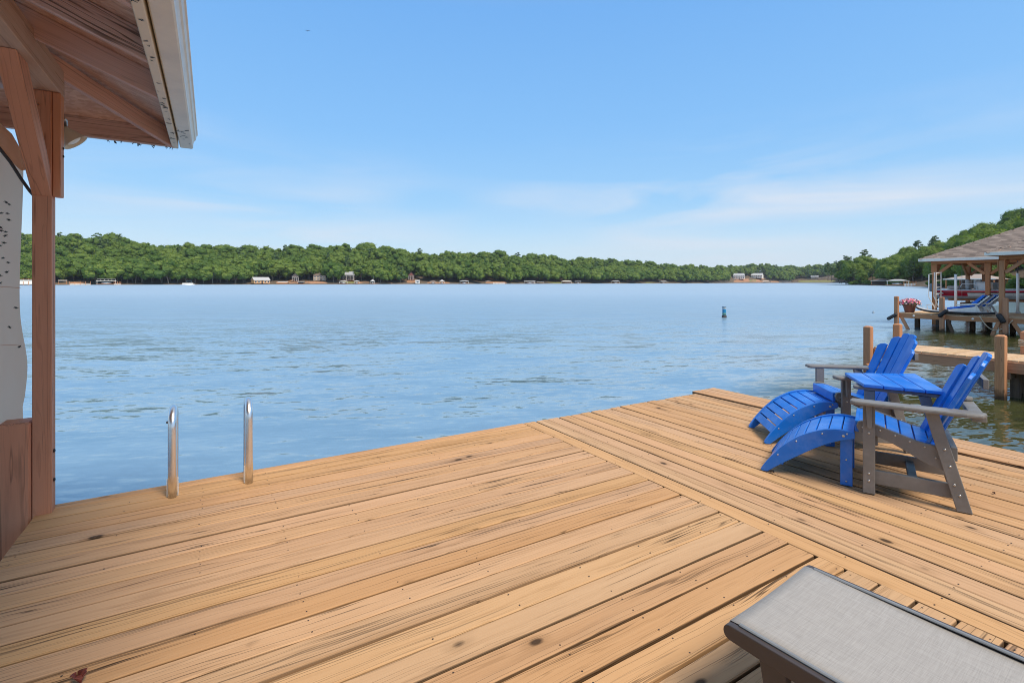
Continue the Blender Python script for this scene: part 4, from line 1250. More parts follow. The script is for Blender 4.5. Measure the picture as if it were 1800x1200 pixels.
# ------------------------------------------------------------------ neighbour's boathouse
nb = thing('neighbour_boathouse', frame(D(33.9, 7, 0), U, V, ZA), 'open boathouse with brown posts, white fascia and a hipped brown shingle roof, right edge', 'boathouse')
AR0, AR1, BE = 31.72, 36.2, 10.6
def nbx(name, a0, a1, b0, b1, z0, z1, mat, axis, bev=.005):
    return bbox(name, a0, a1, b0, b1, z0, z1, mat, axis, bev, nb)
posts = [(AR0, 10.6), (AR0, 8.55), (AR0, 6.4), (AR0, 4.2), (AR1, 10.6), (AR1 + .7, 10.1), (AR1, 7.6), (AR1, 4.6), (A2 + .08, 6.98), (A2 + .08, 4.2)]
for (a_, b_) in posts:
    nbx('post', a_ - .08, a_ + .08, b_ - .08, b_ + .08, -2.4, 2.30, 'far_post', 'z')
    for off in (-.10, .10): 
        nbx('splice_plate', a_ - .09, a_ + .09, b_ + off - .018, b_ + off + .018, 1.90, 2.33, 'far_post', 'z')
nbx('header_beam', AR0 - .08, AR0 + .08, 0, 10.72, 2.335, 2.48, 'far_post', 'b')
nbx('header_beam', AR1 - .08, AR1 + .08, 0, 10.72, 2.335, 2.48, 'far_post', 'b')
nbx('header_beam', AR0 + .09, AR1 - .09, 10.52, 10.68, 2.335, 2.48, 'far_post', 'a')
nbx('header_beam', A2, A2 + .16, 0, 7.06, 2.335, 2.48, 'far_post', 'b')
nbx('header_beam', A2 + .17, AR0 - .09, 6.90, 7.06, 2.335, 2.48, 'far_post', 'a')
def knee(a_, b_, da, db):
    p0 = D(a_ + .1 * (da > 0) - .1 * (da < 0), b_ + .1 * (db > 0) - .1 * (db < 0), 1.80)
    beam('knee_brace', p0, p0 + U * (.62 * da) + V * (.62 * db) + ZA * .54, .09, .13, M['far_post'], nb)
for (a_, b_, da, db) in ((AR0, 10.6, 0, -1), (AR0, 10.6, 1, 0), (AR0, 8.55, 0, 1), (AR0, 8.55, 0, -1), (AR0, 6.4, 0, 1), (AR0, 6.4, 0, -1), (AR1, 10.6, 0, -1), (AR1, 10.6, -1, 0), (AR1, 7.6, 0, 1), (AR1, 7.6, 0, -1), (A2 + .08, 6.98, 0, -1), (A2 + .08, 6.98, 1, 0), (A2 + .08, 4.2, 0, 1)):
    knee(a_, b_, da, db)
# roof planes covered with real shingle courses
def shingle_plane(p_eave0, p_eave1, inward, slope_t, run0, run1, clip):
    """courses of shingles; each shingle its own small tab, joined course by course"""
    e = (p_eave1 - p_eave0); L = e.length; e.normalize()
    dn = (inward + ZA * slope_t).normalized()
    nrm = e.cross(dn)
    if nrm.z < 0: nrm = -nrm
    Ltot = clip
    return e, dn, nrm, L
def roof(parent, a0, a1, be, bend, ez, tp, over_fascia=True, gap_from=None):
    """hipped at the lake end (b = be), running inland to bend"""
    ridge = (a0 + a1) / 2; LN_ = (a1 - a0) / 2
    zr_ = ez + tp * LN_
    planes = [[(a0, bend, ez), (a0, be, ez), (ridge, be - LN_, zr_), (ridge, bend, zr_)],
              [(a0, be, ez), (a1, be, ez), (ridge, be - LN_, zr_)],
              [(a1, be, ez), (a1, bend, ez), (ridge, bend, zr_), (ridge, be - LN_, zr_)]]
    for ring in planes:
        bot = [D(*p) for p in ring]; top = [p + ZA * .03 for p in bot]; n = len(bot)
        fs = [list(range(n)), list(range(n, 2 * n))[::-1]] + [[i, n + i, n + (i + 1) % n, (i + 1) % n] for i in range(n)]
        wpart('roof_deck', MB().add(bot + top, fs), M['osb'], parent)
    # shingle courses on the dock side and the lake side
    sl_ = math.hypot(1, tp)
    count = 0
    rs = random.Random(int(a0 * 10))
    rest = MB()
    cell = {}
    def tab(o0, e, dn, nrm, w, ln, lift):
        # a wedge: thicker at its lower edge
        vs = [o0 + nrm * .004, o0 + e * w + nrm * .004, o0 + e * w + dn * ln + nrm * .002, o0 + dn * ln + nrm * .002,
              o0 + nrm * (.016 + lift), o0 + e * w + nrm * (.016 + lift), o0 + e * w + dn * ln + nrm * .005, o0 + dn * ln + nrm * .005]
        return vs, [(4, 5, 6, 7), (0, 1, 5, 4), (1, 2, 6, 5), (3, 0, 4, 7)]
    tabs = []
    exp = .145
    nc = int(LN_ * sl_ / exp)
    for c in range(nc + 1):
        r_ = c * exp / sl_
        if r_ > LN_ - .02: break
        # dock side plane (eave along b)
        dn = (U + ZA * tp).normalized(); e = -V; nrm = (-U * tp + ZA).normalized()
        b_ = be - r_ - rs.uniform(0, .3)
        while b_ > bend + .05:
            w = rs.choice((.18, .25, .32, .40)); w = min(w, b_ - bend)
            tabs.append((D(a0 + r_, b_, ez + .03 + tp * r_), e, dn, nrm, w - .0012, min(exp + .03, (LN_ - r_) * sl_), rs.uniform(0, .006))); b_ -= w
        # lake side plane (eave along a)
        dn = (-V + ZA * tp).normalized(); e = U; nrm = (V * tp + ZA).normalized()
        a_ = a0 + r_ + rs.uniform(0, .2)
        while a_ < a1 - r_ - .05:
            w = rs.choice((.18, .25, .32, .40)); w = min(w, a1 - r_ - a_)
            tabs.append((D(a_, be - r_, ez + .03 + tp * r_), e, dn, nrm, w - .0012, min(exp + .03, (LN_ - r_) * sl_), rs.uniform(0, .006))); a_ += w
    # the 300 nearest the frame's right edge show largest; the rest stay joined
    tabs.sort(key=lambda t_: (t_[0] - Vector((0, 0, CAMH))).length)
    vis = [t_ for t_ in tabs if t_[0].x / t_[0].y < 1.05]
    single = set(id(t_) for t_ in vis[:150])
    restg = [MB(), MB(), MB(), MB(), MB()]
    for t_ in tabs:
        vs, fs = tab(*t_)
        if id(t_) in single:
            wpart('shingle', MB().add(vs, fs), M['shingle'], parent)
        else:
            restg[rs.randrange(5)].add(vs, fs)
    for k, g in enumerate(restg):
        if g.v:
            o = wpart('shingle_field', g, M['shingle'], parent); o['kind'] = 'stuff'
    # hip caps
    for sa, sg in ((a0, 1), (a1, -1)):
        p0, p1 = D(sa, be, ez + .035), D(ridge, be - LN_, zr_ + .04)
        n = 22
        cap = MB()
        for k in range(n):
            q0, q1 = p0.lerp(p1, k / n), p0.lerp(p1, (k + 1) / n)
            d = (q1 - q0).normalized(); s_ = d.cross(ZA).normalized()
            cap.add([q0 - s_ * .13 - ZA * .03, q0 + ZA * .028, q0 + s_ * .13 - ZA * .03, q1 - s_ * .13 - ZA * .036, q1 + ZA * .02, q1 + s_ * .13 - ZA * .036], [(0, 1, 4, 3), (1, 2, 5, 4), (0, 2, 1)])
        wpart('hip_cap', cap, M['shingle'], parent)
    nbx('fascia', a0 - .03, a0 - .002, bend, be + .03, ez - .09, ez + .045, 'white', 'b', .003)
    nbx('fascia', a1 + .002, a1 + .03, bend, be + .03, ez - .09, ez + .045, 'white', 'b', .003)
    nbx('fascia', a0, a1, be + .002, be + .03, ez - .09, ez + .045, 'white', 'a', .003)
    for k in range(int((be - bend) / .6)):
        rb = be - .5 - .6 * k
        ln = min(LN_, max(.3, be - rb))
        for sa, sg in ((a0, 1), (a1, -1)):
            beam('rafter', D(sa, rb, ez - .05), D(sa + sg * ln, rb, ez - .05 + tp * ln), .04, .12, M['far_post'], parent)
roof(nb, 31.24, 37.9, 11.08, 1.0, 2.555, .5)
roof(nb, 26.92, 33.4, 7.33, .6, 2.575, .5)

# ------------------------------------------------------------------ the red and white boat on its lift
bt = thing('motor_boat', frame(D(33.2, 8.2, .45), U, V, ZA), 'white fishing boat with a red stripe, raised on a lift under the shingle roof', 'boat')
BL, BB0, BC = 5.7, 10.75, 33.2
def hull_pt(x, k):
    """x: 0 stern .. 1 bow, k: row index -> (half width, z)"""
    w = 1.10 * (1 - max(0, (x - .42) / .58) ** 2.2) + .02
    sheer = .54 + .10 * x * x
    rows = [(0, .0 + .30 * max(0, x - .7) ** 2 / .09), (.80, .14 + .26 * max(0, x - .6) ** 2 / .16), (.90, .24 + .18 * x * x), (.95, .34 + .10 * x * x), (.985, sheer - .115), (1.0, sheer - .03), (.99, sheer), (.80, sheer + .03), (0, sheer + .05)]
    f, z = rows[k]
    return w * f, z
def boat():
    n = 30; vs, fs, mi = [], [], []
    red, white, greyw, line = 1, 0, 2, 3
    for i in range(n + 1):
        x = i / n
        for sg in (-1, 1):
            for k in range(9):
                hw, z = hull_pt(x, k)
                vs.append(D(BC + sg * hw, BB0 - BL * x, .47 + z))
    mb = MB()
    mats = []
    for i in range(n):
        x = (i + .5) / n
        for s_ in (0, 1):
            for k in range(8):
                q = i * 18 + s_ * 9 + k
                f = [q, q + 1, q + 19, q + 18]
                m_ = (greyw, greyw, white, white, red, white, white, white)[k]
                if k == 2 and .03 < x < .22: m_ = 1
                if k == 3 and .06 < x < .25: m_ = 1
                fs.append(f if s_ else f[::-1]); mi.append(m_)
    fs.append([k for k in range(9)] + [9 + k for k in range(9)][::-1]); mi.append(0)
    mb.add(vs, fs); mb.mi = mi; mb.sm = [False] * len(fs)
    wpart('hull', mb, [M['boatwhite'], M['boatred'], M['boatgrey']], bt)
    # rub rail
    for sg in (-1, 1):
        wpart('rub_rail', MB().tube([D(BC + sg * (hull_pt(i / n, 4)[0] + .008), BB0 - BL * i / n, .47 + hull_pt(i / n, 4)[1] - .012) for i in range(n + 1)], .013, 6), M['dark'], bt)
boat()
def bp(name, mb, mat): return wpart(name, mb, M[mat] if isinstance(mat, str) else mat, bt)
# outboard
ob = MB().lathe([(.05, 0), (.17, .03), (.21, .16), (.20, .34), (.14, .46), (.03, .48)], 18, frame(D(BC, BB0 + .32, .88), U * .9, V * 1.35, ZA))
om = bp('outboard_cowl', ob, plain('outboard_grey', (.16, .17, .18), .35))
bp('outboard_leg', MB().box((0, 0, 0), (.10, .20, .9), .03, frame(D(BC, BB0 + .30, .50), U, V, ZA)), 'dark')
# console, windscreen frame, seats
bp('console', MB().box((0, 0, 0), (.62, .50, .42), .06, frame(D(BC - .50, 8.95, 1.22), U, V, ZA)), 'boatwhite')
bp('console', MB().box((0, 0, 0), (.62, .50, .40), .06, frame(D(BC + .55, 8.85, 1.20), U, V, ZA)), 'boatgrey')
bp('windscreen', MB().prism([(-.28, 0), (.28, 0), (.24, .26), (-.24, .26)], .012, frame(D(BC - .50, 8.74, 1.42), U, (ZA * .9 + V * .45).normalized(), V)), plain('smoked_screen', (.08, .09, .10), .12, spec=.8))
for (a_, b_, w_, d_, h_, mt) in ((BC - .45, 9.55, .5, .16, .50, 'boatgrey'), (BC + .50, 9.5, .5, .16, .48, 'boatwhite'), (BC - .2, 6.9, .42, .14, .40, 'black'), (BC, 10.1, 1.5, .5, .16, 'seat'), (BC - .3, 5.6, .9, .5, .18, 'seat')):
    bp('seat', MB().box((0, 0, 0), (w_, d_, h_), .05, frame(D(a_, b_, 1.06 + h_ / 2), U, V, ZA)), mt)
bp('seat_rail', MB().tube([D(BC - .85, 9.8, 1.08), D(BC - .85, 9.7, 1.32), D(BC - .85, 9.2, 1.34), D(BC - .85, 9.1, 1.08)], .016, 8), 'steel')
bp('trolling_motor', MB().tube([D(BC - .55, 7.35, 1.52), D(BC - .45, 6.7, 1.15)], .06, 10), 'black')
# registration marks on the bow side
def text_mesh(name, body, size, Mw, mat, parent):
    cu_ = bpy.data.curves.new(name, 'FONT'); cu_.body = body; cu_.size = size; cu_.extrude = .001; cu_.align_x = 'CENTER'
    tmp = bpy.data.objects.new(name, cu_); COL.objects.link(tmp)
    me = bpy.data.meshes.new_from_object(tmp.evaluated_get(bpy.context.evaluated_depsgraph_get()))
    bpy.data.objects.remove(tmp); bpy.data.curves.remove(cu_)
    me.name = name
    me.materials.clear(); me.materials.append(mat)
    return place(name, me, Mw, parent)
hw, hz_ = hull_pt(.60, 3)
text_mesh('registration', 'NC 4381 DT', .17, frame(D(BC - hull_pt(.62, 3)[0] - .02, BB0 - BL * .60, .47 + .40), -V * 1.0, (ZA - U * .25).normalized(), -U), M['dark'], bt)
# lift under the boat
lf = thing('boat_lift', frame(D(33.2, 8.2, 0), U, V, ZA), 'timber boat lift cradle carrying the red striped boat', 'boat lift')
for a_ in (BC - .6, BC + .6): beam('bunk', D(a_, 10.3, .52), D(a_, 5.4, .52), .14, .10, M['far_post'], lf)
for b_ in (9.6, 6.4):
    beam('cross_beam', D(AR0 + .25, b_, .30), D(AR1 - .3, b_, .30), .12, .22, M['stain2'], lf)
    for a_ in (AR0 + .3, AR1 - .35): 
        wpart('cable', MB().tube([D(a_, b_, .4), D(a_, b_, 2.33)], .008, 6), M['dullsteel'], lf)
# white guide poles
for (px, y0, y1, aa, lab) in ((1680, 482, 543, AR0 - .35, 'white guide pole standing left of the loungers, in front of the boat stern'), (1789, 480, 541, AR0 - .40, 'white guide pole in front of the boat bow, at the right edge')):
    q = (px - 900) / F_PX
    b_ = (U.x * aa - q * U.y * aa) / (q * V.y - V.x)
    p = D(aa, b_, 0); y = p.y
    zt, zb = CAMH - (y0 - HOR) / F_PX * y, CAMH - (y1 - HOR) / F_PX * y
    t = thing('guide_pole', Matrix.Translation(p), lab, 'pole', 'white boat lift guide poles')
    r_ = .055
    wpart('sleeve', MB().tube([p + ZA * .03, p + ZA * zt], r_, 14), M['pvc'], t)
    if px > 1700: wpart('rod', MB().tube([p + ZA * zt, p + ZA * 2.75], .02, 8), M['dark'], t)
    wpart('base_bracket', MB().box((0, 0, 0), (.16, .16, .06), .01, frame(p + ZA * .032, U, V, ZA)), M['dullsteel'], t)
# ------------------------------------------------------------------ land
def tabv(tab, x):
    if x <= tab[0][0]: return tab[0][1]
    for (x0, y0), (x1, y1) in zip(tab, tab[1:]):
        if x <= x1: return y0 + (y1 - y0) * (x - x0) / (x1 - x0)
    return tab[-1][1]
FAR_D = [(-900, 300), (-300, 335), (0, 352), (300, 405), (600, 475), (900, 560), (1150, 730), (1262, 850), (1284, 1000), (1400, 1080), (1500, 1010), (1640, 1000), (1900, 1000)]
FAR_TOP = [(-900, 420), (0, 411), (30, 411), (110, 413), (200, 420), (320, 433), (400, 438), (480, 437), (560, 433), (610, 431), (650, 431), (720, 439), (800, 446), (870, 444), (950, 452), (1040, 456), (1100, 459), (1200, 467), (1262, 470), (1285, 467), (1345, 465), (1400, 468), (1450, 465), (1500, 461), (1600, 461), (1900, 455)]
NR = [(1493, 362), (1515, 345), (1550, 312), (1590, 265), (1630, 215), (1690, 158), (1750, 118), (1800, 97), (1900, 72), (2100, 50)]
NR_E = [(1493, 4), (1515, 12), (1550, 19), (1590, 22), (1630, 22), (1690, 18), (1750, 15), (1800, 12), (1900, 10), (2100, 8)]
class Far:
    @staticmethod
    def base(px): 
        d = tabv(FAR_D, px); return Vector(((px - 900) / F_PX * d, d, 0))
    @staticmethod
    def pos(px, r):
        p = Far.base(px); n = p.normalized(); q = p + n * r
        return Vector((q.x, q.y, Far.h(px, r)))
    @staticmethod
    def h(px, r):
        d = tabv(FAR_D, px); E = (HOR - tabv(FAR_TOP, px)) / F_PX * (d + 105) + CAMH - 14.5
        E = max(E, 5)
        if r < 0: return WZ - .5
        t = min(1, r / 120.0); s = t * t * (3 - 2 * t)
        return WZ + min(1.3, r * .5) + max(0, (E - .6)) * (.25 * t + .75 * s)
NRP = [Vector(((px - 900) / F_PX * y, y, 0)) for px, y in NR] + [Vector((50, 24, 0)), Vector((40, 4, 0)), Vector((26, -14, 0)), Vector((8, -24, 0)), Vector((-30, -40, 0)), Vector((-140, -66, 0))]
NRE = [e for _, e in NR_E] + [6, 5, 5, 5, 5, 5]
NRN = []
for i in range(len(NRP)):
    a_, b_ = NRP[max(i - 1, 0)], NRP[min(i + 1, len(NRP) - 1)]
    d = (b_ - a_).normalized(); NRN.append(Vector((-d.y, d.x, 0)))
NRN[0] = Vector((.35, .93, 0)); NRN[1] = Vector((.60, .80, 0)).normalized()
class Near:
    @staticmethod
    def pos(s, r):
        i = min(int(s), len(NRP) - 2); f = s - i
        p = NRP[i].lerp(NRP[i + 1], f); n = NRN[i].lerp(NRN[i + 1], f).normalized()
        q = p + n * r
        return Vector((q.x, q.y, Near.h(s, r)))
    @staticmethod
    def h(s, r):
        i = min(int(s), len(NRP) - 2); f = s - i
        E = NRE[i] + (NRE[i + 1] - NRE[i]) * f
        if r < 0: return WZ - .5
        t = min(1, r / 60.0); q = t * t * (3 - 2 * t)
        return WZ + min(1.0, r * .45) + E * (.3 * t + .7 * q)
def land(name, fn, ss, rs, mat, lab):
    vs = np.array([tuple(fn(s_, r_)) for s_ in ss for r_ in rs]); nr = len(rs)
    rg = np.random.default_rng(5)
    vs[:, 2] += rg.normal(0, .18, len(vs)) * (vs[:, 2] > WZ + .3)
    fs = np.array([[i * nr + j, i * nr + j + 1, (i + 1) * nr + j + 1, (i + 1) * nr + j] for i in range(len(ss) - 1) for j in range(nr - 1)])
    me = fill(bpy.data.meshes.new(name), vs, fs, [M[mat]], smooth=True)
    return tag(place(name, me), lab, kind='structure')
land('far_shore_hill', Far.pos, [-900 + 10 * k for k in range(281)], [-4, 0, 2, 5, 9, 14, 20, 28, 38, 50, 65, 80, 100, 125, 170, 260, 420], 'litter', 'wooded hill rising behind the far shore')
land('near_shore_hill', Near.pos, [k / 6 for k in range(6 * (len(NRP) - 1) + 1)], [-3, 0, 1, 2, 4, 7, 11, 16, 22, 30, 38, 48, 60, 90, 150], 'litter', 'wooded hill on the right hand shore')
def patch(name, fn, s0, s1, r0, r1, mat, lab, lift=.25):
    """bare or grassy ground, a low mound over the slope with ragged edges"""
    n, m = 18, 8
    rg = random.Random(int(s0 * 7 + r0))
    vs, fs = [], []
    for i in range(n + 1):
        for j in range(m + 1):
            u, v = i / n, j / m
            e = min(u, 1 - u) * 6; e2 = min(v, 1 - v) * 4
            lf = lift * min(1, e, e2) if 0 < i < n and 0 < j < m else -.4
            p = fn(s0 + (s1 - s0) * u, r0 + (r1 - r0) * v)
            vs.append((p.x, p.y, p.z + lf + rg.uniform(-.08, .08)))
    for i in range(n):
        for j in range(m):
            q = i * (m + 1) + j; fs.append([q, q + 1, q + m + 2, q + m + 1])
    o = place(name, MB().add(vs, fs, 0, True).mesh(name, M[mat]))
    return tag(o, lab, kind='structure')

# clearings: (px0, px1, reach inland) kept free of trees
CLEAR = [(108, 162, 9), (442, 476, 12), (484, 532, 16), (533, 577, 16), (596, 628, 17), (626, 650, 9), (650, 664, 8), (714, 742, 26), (748, 790, 12), (805, 828, 8), (850, 892, 14), (918, 962, 7), (966, 990, 10), (986, 1026, 7), (1074, 1092, 7), (1134, 1152, 10), (1158, 1174, 7), (1285, 1312, 55), (1312, 1346, 60), (1346, 1372, 30), (1398, 1472, 40), (1372, 1394, 8)]
for (a_, b_, r0, r1, mt, lab) in (
    (122, 160, .5, 8, 'clay', 'bare brown bank under the trees beside the left docks'),
    (484, 532, .6, 14, 'clay', 'red clay bank below the stairs house'),
    (535, 576, .6, 15, 'clay', 'red clay bank right of the stairs'),
    (600, 624, 1, 16, 'lawn', 'grassy bank below the grey roofed house'),
    (627, 650, .6, 8, 'clay', 'tan bank between the small white shelters'),
    (654, 690, .4, 3, 'clay', 'narrow tan beach strip'),
    (714, 735, .6, 22, 'clay', 'clay slope below the dark red house'),
    (750, 792, .6, 9, 'clay', 'brown bank behind the twin gazebos'),
    (852, 892, .6, 12, 'clay', 'reddish retaining bank under trees'),
    (962, 990, .6, 9, 'lawn', 'small yellow green lawn left of the long white shelter'),
    (1134, 1152, .6, 9, 'lawn', 'small lawn gap in the far trees'),
    (1286, 1345, 1, 48, 'clay', 'tan hillside below the two white houses'),
    (1315, 1332, 8, 40, 'lawn', 'dry grass strip below the white houses'),
    (1354, 1370, .6, 22, 'clay', 'red bank right of the white houses'),
    (1400, 1472, .6, 34, 'lawn', 'long sunlit lawn at the end of the lake')):
    patch('bank' if mt == 'clay' else 'lawn', Far.pos, a_, b_, r0, r1, mt, lab)

# ------------------------------------------------------------------ foliage
def crown(seed, n_leaf, leaf, H=1.0, W=.45, base=.22, lobes=16, kind='broad'):
    """leaf clumps over the lobes of a crown; unit tree height H; returns verts, quads, tint"""
    g = np.random.default_rng(seed)
    if kind == 'broad':
        # lobes over a dome: cauliflower outline, fuller at the top
        k = np.arange(lobes) + .5
        cz = 1 - 1.45 * k / lobes                      # from the top down to just under the middle
        ang = k * 2.39996 + g.uniform(-.35, .35, lobes)
        rh = np.sqrt(np.clip(1 - cz ** 2, 0, 1))
        q = g.uniform(.52, .80, lobes)
        mid, hh = base + (H - base) * .50, (H - base) * .50
        c = np.stack([W * rh * q * np.cos(ang), W * rh * q * np.sin(ang), mid + hh * cz * q], 1)
        lr = W * g.uniform(.36, .52, lobes)
        t = (c[:, 2] - base) / (H - base)
        sq = .82
    elif kind == 'pine':
        t = np.linspace(.10, 1, lobes)
        ang = np.arange(lobes) * 2.4 + g.uniform(-.4, .4, lobes)
        rad = W * (1.1 - .75 * t) * g.uniform(.3, .95, lobes)
        c = np.stack([rad * np.cos(ang), rad * np.sin(ang), base + (H * .96 - base) * t], 1)
        lr = W * g.uniform(.26, .42, lobes) * (1.1 - .45 * t)
        sq = .5
    else:   # bush
        ang = g.uniform(0, 2 * np.pi, lobes); rad = W * np.sqrt(g.uniform(0, 1, lobes)) * .8
        c = np.stack([rad * np.cos(ang), rad * np.sin(ang), H * g.uniform(.25, .72, lobes) * (1.1 - rad / W * .6)], 1)
        lr = np.full(lobes, W * .42) * g.uniform(.7, 1.2, lobes)
        sq = .8
    # an inner mass per lobe carries the broad light and dark; leaves stand off it
    nu, nv_ = (8, 5) if n_leaf > 1000 else (6, 4)
    iv, if_ = [], []
    for L in range(lobes):
        o_ = len(iv)
        for a in range(nv_ + 1):
            for b in range(nu):
                th, ph = math.pi * a / nv_, 2 * math.pi * (b + .5 * (a % 2)) / nu
                r_ = lr[L] * (.80 if kind != 'pine' else .55) * (1 + .16 * math.sin(3.1 * ph + 5 * th + L))
                iv.append((c[L][0] + r_ * math.sin(th) * math.cos(ph), c[L][1] + r_ * math.sin(th) * math.sin(ph), c[L][2] + r_ * sq * math.cos(th)))
        for a in range(nv_):
            for b in range(nu):
                if_.append((o_ + a * nu + b, o_ + (a + 1) * nu + b, o_ + (a + 1) * nu + (b + 1) % nu, o_ + a * nu + (b + 1) % nu))
    iv, if_ = np.array(iv), np.array(if_)
    w = lr ** 2; w /= w.sum()
    li = g.choice(lobes, n_leaf, p=w)
    d = g.normal(0, 1, (n_leaf, 3)); d[:, 2] += .35; d /= np.linalg.norm(d, axis=1)[:, None]
    shell = lr[li] * g.uniform(.80, 1.10, n_leaf)
    p = c[li] + d * shell[:, None] * np.array([1, 1, sq])
    nrm = d + g.normal(0, .30, (n_leaf, 3)); nrm[:, 2] += .25; nrm /= np.linalg.norm(nrm, axis=1)[:, None]
    x = np.cross(nrm, g.normal(0, 1, (n_leaf, 3))); x /= np.linalg.norm(x, axis=1)[:, None] + 1e-9
    y = np.cross(nrm, x)
    s = leaf * g.uniform(.6, 1.25, n_leaf)[:, None]
    v = np.stack([p - x * s, p - y * s * .62, p + x * s, p + y * s * .62], 1).reshape(-1, 3)
    f = np.arange(n_leaf * 4).reshape(-1, 4)
    lt = g.uniform(0, 1, lobes) * .30
    tint = np.concatenate([lt.repeat(nu * nv_), np.clip(lt[li] + g.uniform(0, .16, n_leaf), 0, 1)])
    return np.concatenate([iv, v]), np.concatenate([if_, f + len(iv)]), tint
def trunk_geo(seed, H, base, W, r, kind):
    g = random.Random(seed); mb = MB()
    lean = Vector((g.uniform(-.03, .03), g.uniform(-.03, .03), 0))
    topz = H * (.94 if kind == 'pine' else .66)
    pts = [Vector((0, 0, -.06 * H)) + lean * 0] + [lean * k + Vector((g.uniform(-.006, .006) * H, g.uniform(-.006, .006) * H, topz * k / 4)) for k in range(1, 5)]
    mb.tube(pts, [r * 1.25, r, r * .82, r * .6, r * .25], 6, smooth=True)
    for k in range(7 if kind != 'pine' else 9):
        z = base + (topz - base) * (k + .3) / 7.5; an = k * 2.4 + g.uniform(-.4, .4); L = W * g.uniform(.5, .85) * (1 if kind != 'pine' else .8)
        b0 = Vector((0, 0, z * .92)); d = Vector((math.cos(an), math.sin(an), .75 if kind != 'pine' else .15))
        mb.tube([b0, b0 + d * L * .5, b0 + d * L + Vector((0, 0, .1 * L))], [r * .45, r * .3, r * .1], 5, smooth=True)
    return mb
def crown_mesh(name, *a, **k):
    v, f, t = crown(*a, **k)
    return fill(bpy.data.meshes.new(name), v, f, [M[{'pine': 'pine', 'bush': 'bush'}.get(k.get('kind', 'broad'), 'leaf')]], t)

# --- big trees on the right hand shore: crown and trunk as parts
near_kinds = {  # unit height crowns
    'broad': [crown_mesh('crown', 11 + i, 3400, .024, 1.0, .42 + .03 * i, .08, 22, kind='broad') for i in range(3)],
    'pine': [crown_mesh('crown', 31 + i, 1800, .020, 1.0, .25 + .03 * i, .40, 17, kind='pine') for i in range(2)],
    'bush': [crown_mesh('foliage', 51 + i, 1500, .050, 1.0, .85, 0, 13, kind='bush') for i in range(3)]}
near_trunks = {'broad': [trunk_geo(61 + i, 1.0, .22, .36, .020, 'broad').mesh('trunk', M['bark']) for i in range(3)],
               'pine': [trunk_geo(71 + i, 1.0, .45, .22, .014, 'pine').mesh('trunk', M['bark']) for i in range(2)],
               'bush': [trunk_geo(81 + i, .7, .1, .6, .03, 'bush').mesh('stems', M['bark']) for i in range(3)]}
LAB = {'broad': ('broadleaf_tree', 'tall broadleaf tree with a full green crown in the wood on the right hand shore', 'tree', 'broadleaf trees on the right hand shore', 'trunk', 'crown'),
       'pine': ('pine_tree', 'dark open pine standing above the other trees on the right hand hill', 'tree', 'pines on the right hand hill', 'trunk', 'crown'),
       'bush': ('shrub', 'bright green shrub at the waterline of the right hand shore', 'shrub', 'shrubs along the right hand waterline', 'stems', 'foliage')}
def near_zone(s):
    return 'at the point beyond the boathouse cluster' if s < 1.3 else 'behind the boathouse cluster' if s < 3.0 else 'between the cluster and the neighbouring roof' if s < 4.6 else 'seen under the neighbouring boathouse roof' if s < 6.2 else 'at the right end of the shore'
def near_tree(kind, p, h, wscale, seed, s_=0, r_=0):
    g = random.Random(seed); i = g.randrange(len(near_kinds[kind]))
    nm, lab, cat, grp, tn, cn = LAB[kind]
    Mx = Matrix.Translation(p) @ Matrix.Rotation(g.uniform(0, 6.28), 4, 'Z') @ Matrix.Diagonal((h * wscale, h * wscale, h, 1))
    row = 'at the waterline' if r_ < 3 else 'low on the bank' if r_ < 12 else 'on the middle slope' if r_ < 36 else 'on the hilltop'
    lab = {'broad': 'green broadleaf tree ', 'pine': 'dark open pine ', 'bush': 'bright green shrub '}[kind] + row + ', right shore, ' + near_zone(s_)
    grp = grp + ', ' + row + ', ' + near_zone(s_)
    t = thing(nm, Mx, lab, cat, grp)
    place(tn, near_trunks[kind][i], Mx, t); place(cn, near_kinds[kind][i], Mx, t)
    return t
gn = random.Random(21)
NEAR_CLEAR = [(3.05, 3.95, 20), (5.4, 6.6, 9)]      # boathouses on that shore: (s0, s1, reach)
nclear = lambda s_, r_: any(a_ < s_ < b_ and r_ < c_ for a_, b_, c_ in NEAR_CLEAR)
cnt = 0
s_ = 0.0
while s_ < 8.6:
    i = min(int(s_), 8); seg = (NRP[i + 1] - NRP[i]).length
    for r_, sp in ((4, 1.0), (10, 1.0), (17, 1.0), (25, 1.0), (34, 1.0), (44, 1.1), (56, 1.2)):
        if nclear(s_, r_): continue
        if 4.6 < s_ < 8.5 and 8 < r_ < 30: continue        # the open slope seen under the neighbour's roof
        p = Near.pos(s_ + gn.uniform(-.08, .08), r_ + gn.uniform(-2.5, 2.5))
        k = 'pine' if (r_ > 30 and gn.random() < .5) or gn.random() < .10 else 'broad'
        h = (gn.uniform(11, 17.5) if r_ < 40 else gn.uniform(10, 20)) * (1.12 if k == 'pine' else 1.0) * (1.0 if s_ > 1.0 else .85)
        if r_ < 6: h *= .72
        near_tree(k, p - ZA * .3, h, gn.uniform(.85, 1.2), cnt, s_, r_); cnt += 1
    s_ += 8.2 / seg
s_ = .1
while s_ < 9.0:
    i = min(int(s_), 8); seg = (NRP[i + 1] - NRP[i]).length
    if not nclear(s_, 1):
        near_tree('bush', Near.pos(s_, gn.uniform(.6, 2.2)) - ZA * .2, gn.uniform(2.2, 3.9), gn.uniform(.9, 1.25), 900 + cnt, s_, 1); cnt += 1
        if s_ > 4.3:
            near_tree('bush', Near.pos(s_, gn.uniform(4, 8)) - ZA * .2, gn.uniform(2.4, 4.2), gn.uniform(.9, 1.25), 900 + cnt, s_, 1); cnt += 1
    s_ += 4.6 / seg
